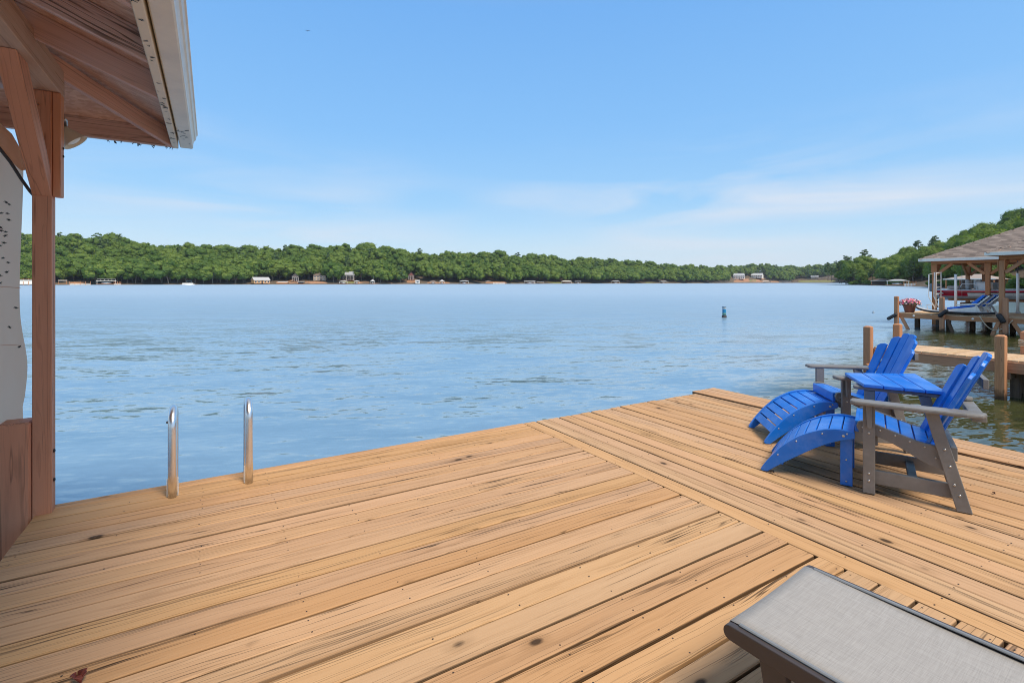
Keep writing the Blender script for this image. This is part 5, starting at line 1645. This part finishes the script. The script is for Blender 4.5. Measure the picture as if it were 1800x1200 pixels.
# --- the far wood: the trees that show largest as things, the rest as one mass
far_v = [('broad', *crown(101 + i, (300, 360, 340, 380, 320)[i], .048, 1.0, (.30, .50, .38, .56, .44)[i], .06, (9, 14, 17, 13, 8)[i], 'broad')) for i in range(5)] + [('pine', *crown(121 + i, 330, .055, 1.0, .26 + .03 * i, .22, 13, 'pine')) for i in range(2)]
def far_mesh(i):
    kind, v, f, t = far_v[i]
    tb = trunk_geo(140 + i, 1.0, .2, .25, .016, kind)
    tv = np.array([tuple(p) for p in tb.v]); 
    mb = MB(); mb.v = [Vector(p) for p in v]; mb.f = [list(map(int, q)) for q in f]; mb.mi = [0] * len(f); mb.sm = [False] * len(f)
    mb.add(tb.v, tb.f, 1, True)
    me = mb.mesh('tree', [M['pine' if kind == 'pine' else 'leaf'], M['bark']])
    a_ = me.attributes.new('tint', 'FLOAT', 'FACE'); a_.data.foreach_set('value', np.concatenate([t, np.zeros(len(tb.f))]).astype(np.float32))
    return me
far_me = [far_mesh(i) for i in range(len(far_v))]
gf = random.Random(33)
slots = []
px = -420.0
rows = [2.5, 8, 15, 22, 30, 38, 47, 57, 68, 80, 93, 108, 125]
for ri, r_ in enumerate(rows):
    px = -420.0 + gf.uniform(0, 8)
    while px < 1620:
        d = tabv(FAR_D, px) + r_
        step = gf.uniform(7.0, 10.5) * F_PX / d * .85
        px += step
        if any(a_ - 3 < px < b_ + 3 and r_ < c_ for a_, b_, c_ in CLEAR): continue
        if px > 1500 and r_ > 60: continue
        p = Far.pos(px, r_ + gf.uniform(-2.5, 2.5))
        k = 'pine' if gf.random() < (.10 if r_ > 60 else .07) else 'broad'
        i = gf.randrange(5) if k == 'broad' else 5 + gf.randrange(2)
        h = 11 + 9.5 * gf.random() ** 1.5 * (1.1 if k == 'pine' else 1) * (.72 if r_ < 5 else 1)
        slots.append((d, px, r_, p, i, h, gf.uniform(.75, 1.30), gf.uniform(0, 6.28), k))
inframe = [s for s in slots if -5 < s[1] < 1500]
inframe.sort(key=lambda s: (s[2] > 40, s[0] - 1.0 * s[5] * 6))
solo = inframe[:205]
solo_ids = set(id(s) for s in solo)
ZONES = [(62, 'behind the white pier at the far left'), (105, 'hidden partly by the near post'), (165, 'left of the two deck boathouse'), (215, 'behind the two deck boathouse'), (315, 'left of the pontoon boat'), (350, 'behind the pontoon boat'), (440, 'left of the log boathouse'), (480, 'behind the log boathouse'), (530, 'beside the narrow stair house'), (590, 'beside the tan clay bank house'), (632, 'beside the grey roofed lake house'), (665, 'behind the tiny steep roofed shelter'), (715, 'left of the dark red house'), (747, 'behind the white shed'), (795, 'behind the twin gazebo docks'), (845, 'behind the lone grey roofed dock'), (900, 'above the reddish bank'), (965, 'behind the wide white boathouse'), (1030, 'behind the long white boathouse'), (1070, 'right of the long white boathouse'), (1098, 'behind the grey dock amid dark trees'), (1155, 'around the small lawn gap'), (1180, 'behind the dock left of the bay'), (1284, 'on the point left of the bay'), (1350, 'around the two white houses'), (1400, 'right of the red bank'), (1600, 'around the long lawn')]
def zone(px):
    for x_, z_ in ZONES:
        if px < x_: return z_
    return ZONES[-1][1]
for (d, px, r_, p, i, h, ws, az, k) in solo:
    row = 'at the water edge' if r_ < 6 else 'just above the shore' if r_ < 18 else 'higher on the slope'
    size = 'low' if h < 11.5 else 'tall' if h > 15.8 else 'rounded'
    nm = 'forest_tree' if k == 'broad' else 'forest_pine'
    lab = (size + ' green tree ' if k == 'broad' else 'dark pine ') + row + ', ' + zone(px)
    o = place(nm, far_me[i], Matrix.Translation(p - ZA * .3) @ Matrix.Rotation(az, 4, 'Z') @ Matrix.Diagonal((h * ws, h * ws, h, 1)))
    tag(o, lab, 'tree', 'trees of the far shore, ' + row + ', ' + zone(px))
V_, F_, T_, MI_ = [], [], [], []
off = 0
gnp = np.random.default_rng(9)
for s in slots:
    if id(s) in solo_ids: continue
    d, px, r_, p, i, h, ws, az, k = s
    kind, v, f, t = far_v[i]
    
    c_, s_2 = math.cos(az), math.sin(az)
    big = 1.0 if len(f) > 300 or kind == 'pine' else 1.0
    q = np.stack([(v[:, 0] * c_ - v[:, 1] * s_2) * h * ws + p.x, (v[:, 0] * s_2 + v[:, 1] * c_) * h * ws + p.y, v[:, 2] * h + p.z - .3], 1)
    V_.append(q); F_.append(f + off); off += len(q)
    T_.append((t + gnp.uniform(0, 1)) % 1.0); MI_.append(np.full(len(f), 1 if kind == 'pine' else 0))
me = fill(bpy.data.meshes.new('far_forest'), np.concatenate(V_), np.concatenate(F_), [M['leaf'], M['pine']], np.concatenate(T_), mi=np.concatenate(MI_))
o = place('far_forest', me); tag(o, 'continuous green wood covering the far hillside behind the shore trees', 'forest', kind='stuff')
print('near', cnt, 'far slots', len(slots), 'leaf quads', sum(len(f) for f in F_))

# ------------------------------------------------------------------ houses and docks on the shores
GREYROOF = plain('grey_roof', (.36, .36, .37), .7, var=.08)
PALEROOF = plain('pale_metal_roof', (.46, .45, .44), .5, var=.06)
BROWNROOF = plain('brown_roof', (.19, .135, .105), .8, var=.1)
LOG = plain('log_wall', (.62, .32, .13), .7, var=.15)
TAN = plain('tan_wall', (.52, .42, .31), .7, var=.1)
DKWALL = plain('dark_wall', (.13, .10, .085), .7, var=.15)
REDW = plain('dark_red_wall', (.22, .08, .06), .7, var=.15)
WIN = plain('window_glass', (.03, .035, .045), .1, var=.1, spec=.8)
CANVAS = plain('blue_canvas', (.05, .22, .34), .6, var=.1)
TIMB = M['far_post']
def face_frame(p, yaw=0.0):
    """x to the right seen from the camera, y away, z up"""
    d = Vector((p.x, p.y, 0)).normalized(); d = Matrix.Rotation(R(yaw), 3, 'Z') @ d
    return frame(p, Vector((d.y, -d.x, 0)), d, ZA)
def gable(w, d, h, axis='x', over=.4, th=.14):
    """roof shell with thickness: two slabs"""
    mb = MB()
    if axis == 'x': pr = [(-d / 2 - over, -.15), (0, h), (d / 2 + over, -.15), (d / 2 + over, -.15 + th), (0, h + th), (-d / 2 - over, -.15 + th)]; Mx = Matrix(((0, 0, 1, -w / 2 - over), (1, 0, 0, 0), (0, 1, 0, 0), (0, 0, 0, 1))); L = w + 2 * over
    else: pr = [(-w / 2 - over, -.15), (0, h), (w / 2 + over, -.15), (w / 2 + over, -.15 + th), (0, h + th), (-w / 2 - over, -.15 + th)]; Mx = Matrix(((1, 0, 0, 0), (0, 0, 1, -d / 2 - over), (0, 1, 0, 0), (0, 0, 0, 1))); L = d + 2 * over
    # split the concave chevron in two convex slabs
    mb.prism([pr[0], pr[1], pr[4], pr[5]], L, Mx); mb.prism([pr[1], pr[2], pr[3], pr[4]], L, Mx)
    return mb
def house(name, p, w, d, h, rh, wall, roofm, lab, cat='house', yaw=0, axis='x', nwin=3, storeys=1, porch=False, chimney=False):
    Mw = face_frame(p, yaw); t = thing(name, Mw, lab, cat)
    P = lambda nm, mb, mt, par=t: part(nm, mb, mt, par, Mw)
    wl_ = P('wall', MB().box((0, 0, h / 2), (w, d, h)), wall)
    gp_ = [(-w / 2, h), (w / 2, h), (0, h + rh)] if axis == 'y' else None
    if axis == 'y': P('gable', MB().prism(gp_, d - .02, Matrix(((1, 0, 0, 0), (0, 0, 1, -d / 2 + .01), (0, 1, 0, 0), (0, 0, 0, 1)))), wall)
    else: P('gable', MB().prism([(-d / 2, h), (d / 2, h), (0, h + rh)], w - .02, Matrix(((0, 0, 1, -w / 2 + .01), (1, 0, 0, 0), (0, 1, 0, 0), (0, 0, 0, 1)))), wall)
    rf = P('roof', gable(w, d, rh, axis).__class__().add([p_ + Vector((0, 0, h)) for p_ in gable(w, d, rh, axis).v], gable(w, d, rh, axis).f), roofm)
    if chimney: place('chimney', MB().box((w * .3, 0, h + rh * .9), (.7, .7, 1.6)).mesh('chimney', TAN), Mw, rf)
    for s in range(storeys):
        sh = h / storeys
        for k in range(nwin):
            x = (k + .5 - nwin / 2) * w / nwin
            if s == 0 and k == nwin // 2 and nwin > 1:
                P('door', MB().box((x, -d / 2 - .03, sh * .42), (w / nwin * .42, .08, sh * .8)), WIN); continue
            f_ = P('window', MB().box((x, -d / 2 - .02, sh * (s + .55)), (w / nwin * .62, .06, sh * .52)), M['white'])
            place('pane', MB().box((x, -d / 2 - .06, sh * (s + .55)), (w / nwin * .50, .04, sh * .42)).mesh('pane', WIN), Mw, f_)
    if porch:
        P('porch_deck', MB().box((0, -d / 2 - 1.3, .05), (w + .6, 2.4, .2)), TIMB)
        P('porch_roof', MB().box((0, -d / 2 - 1.25, h * .86), (w + .8, 2.5, .12)), roofm)
        for k in range(4): P('porch_post', MB().box(((k - 1.5) * w / 3.1, -d / 2 - 2.35, h * .43), (.18, .18, h * .86 - .1)), M['white'])
    return t
def shelter(px, w, h, rh, roofm, lab, d=4.5, hip=True, boat=None, post=None, upper=False, dist=None, name='boat_shelter', yaw=0, wallside=None):
    """roofed dock at the far waterline"""
    y = (dist if dist else tabv(FAR_D, px) - 3.0)
    p = far(px, y, WZ); Mw = face_frame(p, yaw)
    t = thing(name, Mw, lab, 'boat shelter')
    P = lambda nm, mb, mt: part(nm, mb, mt, t, Mw)
    P('deck', MB().box((0, 0, .55), (w + 1.2, d + 1.0, .18)), TIMB)
    for sx in (-1, 1):
        for sy in (-1, 1):
            P('pile', MB().box((sx * (w / 2 + .3), sy * d / 2, -.6), (.25, .25, 2.2)), M['old'])
            P('post', MB().box((sx * w / 2, sy * d / 2, .64 + h / 2), (.2, .2, h)), post or M['white'])
    z = .64 + h; o = .45
    if hip:
        L = max(.0, w - d) / 2
        vs = [(-w / 2 - o, -d / 2 - o, z), (w / 2 + o, -d / 2 - o, z), (w / 2 + o, d / 2 + o, z), (-w / 2 - o, d / 2 + o, z), (-L, 0, z + rh), (L + .01, 0, z + rh)]
        P('roof', MB().add(vs, [(0, 1, 5, 4), (1, 2, 5), (2, 3, 4, 5), (3, 0, 4), (3, 2, 1, 0)]), roofm)
    elif rh > 0:
        g = gable(w, d, rh, 'x' if w > d * .8 else 'y'); P('roof', MB().add([q + Vector((0, 0, z)) for q in g.v], g.f), roofm)
    else: P('roof', MB().box((0, 0, z + .1), (w + 2 * o, d + 2 * o, .2)), roofm)
    P('fascia', MB().box((0, -d / 2 - o - .03, z - .02), (w + 2 * o, .05, .22)), M['white'])
    if upper:
        for k in range(6): P('rail_post', MB().box((-w / 2 + w * k / 5, -d / 2, z + .75), (.1, .1, 1.1)), M['white'])
        P('hand_rail', MB().box((0, -d / 2, z + 1.3), (w, .1, .1)), M['white'])
    if wallside: P('back_wall', MB().box((0, d / 2 - .1, .64 + h / 2), (w - .3, .1, h)), wallside)
    if boat:
        mb = MB(); n = 10; L = d * 1.1
        pr = lambda s: [(-w * .26 * s, .95 - .0), (-w * .30 * s, 1.55), (w * .30 * s, 1.55), (w * .26 * s, .95)]
        b = thing('moored_boat', Mw, 'boat under the ' + (lab if len(lab.split()) <= 13 else lab.split(' dock')[0].split(' boathouse')[0].split(' shelter')[0] + ' roof'), 'boat')
        vs, fs = [], []
        for i in range(n + 1):
            s = 1 - max(0, (i / n - .5) / .5) ** 2 * .9
            for (x_, z_) in pr(s): vs.append((x_, -L / 2 + L * (1 - i / n), z_))
        for i in range(n):
            for k in range(4): fs.append([i * 4 + k, i * 4 + (k + 1) % 4, (i + 1) * 4 + (k + 1) % 4, (i + 1) * 4 + k])
        fs.append([0, 1, 2, 3]); fs.append([n * 4 + k for k in range(4)][::-1])
        part('hull', MB().add(vs, fs), M['boatwhite'], b, Mw)
        part('cover', MB().box((0, 0, 1.75), (w * .46, L * .6, .40), .12), boat, b, Mw)
    return t
H1 = lambda n: (n / F_PX) * 1.0
def pxw(px, y, n): return n / F_PX * y * math.cos(math.atan((px - 900) / F_PX))   # metres for n pixels across, facing us
# left docks
def flat_pier(px0, px1, lab, top=1.6, dist=None, mat=None):
    pm = (px0 + px1) / 2; y = dist or tabv(FAR_D, pm) - 4
    p = far(pm, y, WZ); Mw = face_frame(p); w = pxw(pm, y, px1 - px0)
    t = thing('pier', Mw, lab, 'pier')
    part('deck', MB().box((0, 0, top), (w, 3.5, .35)), M['white'], t, Mw)
    part('skirt', MB().box((0, -1.76, top * .52), (w - .2, .06, top * .72)), M['white'], t, Mw)
    for k in range(5):
        x = (k / 4 - .5) * (w - .4)
        part('pile', MB().box((x, -1.9, .6), (.25, .22, 4.0)), M['far_post'], t, Mw)
    part('hand_rail', MB().box((0, 1.5, top + 1.15), (w, .1, .1)), TIMB, t, Mw)
    for k in range(5): part('rail_post', MB().box(((k / 4 - .5) * (w - .4), 1.5, top + .65), (.12, .12, 1.0)), TIMB, t, Mw)
flat_pier(22, 60, 'long white skirted pier at the far left between curtain and post', 3.4)
shelter(110, 4.2, 2.6, .2, TAN, 'small flat shelter just right of the near post', hip=False, d=4, post=TIMB)
flat_pier(122, 160, 'low tan pier left of the two deck white boathouse', .5)
shelter(187, 11, 2.4, 0, M['white'], 'two deck white boathouse with a railed top on the left of the far shore', hip=False, upper=True, boat=CANVAS, d=6)
flat_pier(200, 213, 'short white pier right of the two deck boathouse', .5)
house('log_boathouse', far(458, tabv(FAR_D, 458) - 2, WZ + .7), 13, 8, 3.0, 2.6, LOG, PALEROOF, 'log walled boathouse with a pale metal roof on the far shore', 'boathouse', yaw=18, axis='x', nwin=5)
shelter(497, 7.5, 1.6, .25, PALEROOF, 'low flat pale roofed shelter right of the log boathouse', hip=False, post=TIMB)
house('stair_house', Far.pos(519, 14), 5.4, 6, 4.6, 2.6, DKWALL, GREYROOF, 'narrow grey brown house above a long stair on the far shore', nwin=3, storeys=2, axis='y', porch=True)
st = thing('stairway', face_frame(Far.pos(511, 2)), 'wooden stair climbing the clay bank to the narrow house', 'stairs')
for k in range(16):
    p = Far.pos(506 + k * .75, 1 + k * .75)
    part('step', MB().box((0, 0, 0), (1.5, .8, .12)), M['deck_far'], st, face_frame(p + ZA * (.8 + .05 * k)))
for sg in (-.8, .8):
    q = [Far.pos(506 + k * .75, 1 + k * .75) + ZA * (1.6 + .05 * k) for k in range(16)]
    wpart('hand_rail', MB().tube([v_ + Vector((sg, 0, 0)) for v_ in q], .07, 6), TIMB, st)
house('hill_house', Far.pos(563, 17), 11, 8, 5.0, 2.6, TAN, BROWNROOF, 'tan house half hidden by trees above the clay bank', nwin=4, storeys=2, yaw=-10)
house('upper_house', Far.pos(554, 40), 5.5, 6, 4.0, 2.4, REDW, PALEROOF, 'small dark red house with a pale roof higher up behind the tan house', nwin=2)
shelter(529, 5, 1.8, .2, BROWNROOF, 'low dark shelter at the foot of the stair bank', hip=False, post=TIMB, wallside=DKWALL)
house('lake_house', Far.pos(615, 17), 10.5, 9, 5.6, 3.4, DKWALL, GREYROOF, 'dark walled house with a grey gabled roof on the grassy bank', nwin=4, storeys=2, axis='x', porch=True, yaw=-12)
shelter(604, 7.5, 2.0, .8, PALEROOF, 'white roofed shelter with a blue covered boat below the grey roofed house', boat=CANVAS)
shelter(627, 4.6, 2.2, .9, PALEROOF, 'small white hip roofed shelter right of the grey roofed house', boat=M['white'])
shelter(655, 3.4, 2.4, 1.8, PALEROOF, 'tiny white shelter with a steep pointed roof', boat=M['white'], d=3.4)
fpole = thing('flag_pole', Matrix.Translation(Far.pos(657, 2)), 'thin white pole beside the tiny steep roofed shelter', 'pole')
wpart('mast', MB().tube([Far.pos(657, 2), Far.pos(657, 2) + ZA * 8.5], .10, 6), M['white'], fpole)
wpart('finial', MB().lathe([(.02, -.15), (.15, 0), (.02, .15)], 8, Matrix.Translation(Far.pos(657, 2) + ZA * 8.6)), M['white'], fpole)
house('red_house', Far.pos(723, 22), 5.5, 7, 5.2, 3.4, REDW, BROWNROOF, 'dark red gabled house in a gap between the far trees', nwin=3, storeys=2, axis='y', porch=True)
house('white_shed', far(734, tabv(FAR_D, 734) - 2, WZ + .5), 4.2, 4, 2.6, 1.0, M['white'], PALEROOF, 'white shed at the waterline right of the clay slope', 'shed', nwin=1)
shelter(761, 6.2, 2.0, 1.1, BROWNROOF, 'brown hip roofed gazebo dock, left one of the pair', post=TIMB, boat=M['white'])
shelter(777, 4.6, 2.2, 1.9, PALEROOF, 'white steep roofed gazebo dock, right one of the pair', d=4.6, boat=M['white'])
shelter(816, 8.8, 2.4, .9, GREYROOF, 'grey hip roofed boat dock standing alone under big trees', boat=M['black'], post=M['white'])
shelter(858, 5, 2.2, .7, BROWNROOF, 'brown roofed dock at the left end of the reddish bank', post=TIMB)
flat_pier(866, 888, 'low retaining wall pier below the reddish bank', .9)
shelter(931, 12.5, 2.3, .35, PALEROOF, 'wide white flat roofed boathouse with boats under it', hip=False, boat=M['white'], wallside=M['white'])
shelter(950, 8.0, 1.7, .15, DKWALL, 'low dark roofed dock right of the wide white boathouse', hip=False, post=M['white'])
shelter(996, 13.0, 2.1, .9, M['white'], 'long white hip roofed boathouse beside the small lawn', hip=True, wallside=TAN)
shelter(1016, 7.2, 2.2, .3, PALEROOF, 'pale flat roofed dock right of the long white boathouse', hip=False, boat=CANVAS)
shelter(1082, 10.5, 2.4, 1.0, GREYROOF, 'grey hip roofed dock in the middle of the dark shore trees', boat=M['white'])
shelter(1166, 10.5, 2.2, 1.0, GREYROOF, 'grey hip roofed dock left of the far bay', boat=M['white'])
house('white_house', Far.pos(1298, 42), 22, 12, 7.5, 4.5, M['white'], GREYROOF, 'large white house, left one of the two on the far tan hillside', nwin=5, storeys=2, chimney=True, yaw=14, porch=True)
house('white_house', Far.pos(1331, 46), 22, 12, 6.5, 4.5, M['white'], PALEROOF, 'large white house with the paler roof, right one of the two on the far hillside', nwin=5, storeys=2, yaw=-12, porch=True)
shelter(1346, 14, 2.4, 1.6, plain('peach_roof', (.62, .48, .38), .6), 'peach roofed dock below the two white houses')
shelter(1380, 22, 2.4, .6, GREYROOF, 'long grey roofed dock right of the red bank', hip=False, post=TIMB)
house('lawn_house', Far.pos(1432, 42), 14, 9, 4.5, 2.6, DKWALL, GREYROOF, 'shaded grey house at the top of the long lawn', nwin=4)
house('pale_house', Far.pos(1482, 44), 14, 9, 6, 2.0, TAN, PALEROOF, 'pale roofed house at the right end of the long lawn', nwin=4)
# right hand shore
house('shore_house', Near.pos(2.05, 9) + Vector((-3, 0, 2.2)), 11.5, 7, 2.6, 2.0, TAN, plain('tan_roof', (.45, .38, .32), .8), 'tan house with a broad roof above the cluster of boathouses on the right shore', nwin=4, yaw=-8)
shelter(1553, 11.5, 2.3, 1.1, BROWNROOF, 'dark brown roofed boathouse at the left of the cluster on the right shore', dist=296, d=6, post=TIMB, wallside=DKWALL)
shelter(1578, 9.0, 2.2, .8, PALEROOF, 'pale roofed boathouse in the middle of the cluster on the right shore', dist=268, d=6, boat=M['black'])
flat_pier(1588, 1611, 'white pier with white piles at the right end of the cluster', 1.2, dist=247)
shelter(1716, 8.8, 2.2, 1.2, plain('taupe_roof', (.36, .30, .26), .85, var=.1), 'taupe roofed boathouse seen through the posts of the neighbouring boathouse', dist=118, d=7, post=TIMB, wallside=DKWALL, yaw=-20)
patch('bank', Near.pos, 4.9, 8.4, 14, 27, 'clay', 'tan slope seen under the neighbouring roof', .3)
tr = thing('hillside_steps', Matrix.Translation(Near.pos(5.5, 12)), 'grey railed steps on the tan slope behind the red striped boat', 'steps')
q = [Near.pos(5.35 + .05 * k, 10 + 2.2 * k) + ZA * .5 for k in range(8)]
for i in range(7): 
    wpart('step', MB().box((0, 0, 0), (1.6, 1.4, .18)), M['old'], tr) if False else part('step', MB().box((0, 0, 0), (2.2, 1.3, .18)), M['old'], tr, face_frame(q[i]))
wpart('hand_rail', MB().tube([v_ + ZA * .95 for v_ in q], .05, 6), M['alu'], tr)

# pontoon boat under way
pt = thing('pontoon_boat', face_frame(far(331, 372, WZ)), 'white pontoon boat with a teal canopy crossing in front of the far left shore', 'boat')
PMt = WM[pt.name]
for sy in (-1.0, 1.0):
    part('pontoon', MB().tube([(-4.3, sy, .15), (-3.8, sy, .1), (3.9, sy, .1), (4.3, sy, .3)], [.1, .36, .36, .08], 10), M['alu'], pt, PMt)
part('deck', MB().box((0, 0, .55), (8.0, 2.6, .14)), M['white'], pt, PMt)
part('side_panel', MB().box((-.3, -1.28, 1.0), (6.8, .06, .75)), M['white'], pt, PMt)
part('side_panel', MB().box((-.3, 1.28, 1.0), (6.8, .06, .75)), M['white'], pt, PMt)
part('canopy', MB().box((.5, 0, 2.75), (3.6, 2.5, .14), .05), CANVAS, pt, PMt)
for sx in (-1.1, 2.1):
    for sy in (-1.1, 1.1): part('canopy_pole', MB().tube([(sx * .6 + .2, sy, 1.3), (sx, sy, 2.7)], .05, 6), M['alu'], pt, PMt)
part('console', MB().box((.8, .4, 1.1), (.8, .7, 1.0), .05), M['boatgrey'], pt, PMt)
wkp = MB(); 
vs, fs = [], []
for i in range(26):
    x = 4.2 + 22 * i / 25; w_ = .8 + .10 * i
    for j in range(5): vs.append((x, (j - 2) / 2 * w_, .03 + (.16 * (1 - i / 25)) * (1 if (i + j) % 2 else .3)))
for i in range(25):
    for j in range(4): q = i * 5 + j; fs.append([q, q + 5, q + 6, q + 1])
o = place('boat_wake', MB().add(vs, fs, 0, True).mesh('boat_wake', plain('foam', (.72, .75, .77), .6)), PMt); tag(o, 'white foam wake behind the pontoon boat', kind='stuff')

# marker buoy
by = far(1273, 30.4, WZ)
bo = thing('marker_buoy', face_frame(by), 'blue and teal cylindrical marker buoy floating alone in the open water', 'buoy')
part('float', MB().lathe([(.05, -.5), (.135, -.45), (.14, .10), (.12, .14)], 18), M['dark'], bo, WM[bo.name])
part('body', MB().lathe([(.10, .13), (.105, .22), (.105, .56), (.09, .60)], 18), plain('buoy_blue', (.012, .20, .40), .5), bo, WM[bo.name])
part('band', MB().lathe([(.107, .17), (.109, .18), (.109, .27), (.107, .28)], 18), plain('buoy_green', (.16, .32, .22), .5), bo, WM[bo.name])
part('cap', MB().lathe([(.108, .585), (.118, .60), (.118, .655), (.10, .67)], 18), plain('buoy_cap', (.10, .17, .24), .5), bo, WM[bo.name])
part('band', MB().lathe([(.1075, .53), (.1095, .54), (.1095, .575), (.1075, .585)], 18), M['white'], bo, WM[bo.name])
# drifting float
fb = far(1535, 875 * 2.17 / 54.5, WZ - .02)
ft = thing('drift_float', face_frame(fb), 'tiny pale jug float drifting left of the flower pot dock', 'float')
part('jug', MB().lathe([(.03, -.06), (.07, -.04), (.08, .03), (.07, .07), (.03, .10), (.03, .12)], 16), plain('pale_jug', (.26, .31, .36), .4), ft, WM[ft.name])
part('lid', MB().lathe([(.032, .115), (.035, .12), (.035, .14), (.02, .145)], 12), M['dark'], ft, WM[ft.name])
# bird
bd = far(541, 95, 0); bd.z = CAMH + (HOR - 55) / F_PX * 95
bird = thing('bird', face_frame(bd), 'small dark bird gliding high in the open sky', 'bird')
bmw = WM[bird.name]
part('body', MB().tube([(-.05, -.22, 0), (0, -.12, .0), (0, .05, .0), (0, .22, .01)], [.01, .045, .05, .012], 8), M['black'], bird, bmw)
for sg in (-1, 1): part('wing', MB().add([(0, -.08, .03), (sg * .25, -.10, .11), (sg * .52, .03, .07), (sg * .26, .05, .10), (0, .08, .03), (0, 0, .045), (sg * .26, -.02, .125)], [(0, 1, 6, 5), (1, 2, 6), (5, 6, 3, 4), (6, 2, 3)]), M['black'], bird, bmw)

# ------------------------------------------------------------------ thin haze over the lake
hz = bpy.data.materials.new('haze'); hz.use_nodes = True
hz.node_tree.nodes.clear()
h_o = hz.node_tree.nodes.new('ShaderNodeOutputMaterial'); h_v = hz.node_tree.nodes.new('ShaderNodeVolumePrincipled')
h_v.inputs['Color'].default_value = (.82, .90, 1.0, 1); h_v.inputs['Density'].default_value = .00010; h_v.inputs['Anisotropy'].default_value = .3
hz.node_tree.links.new(h_v.outputs[0], h_o.inputs['Volume'])
tag(place('haze', MB().box((0, 1050, 58), (3300, 2500, 122)).mesh('haze', hz)), 'thin summer haze over the lake', kind='stuff')
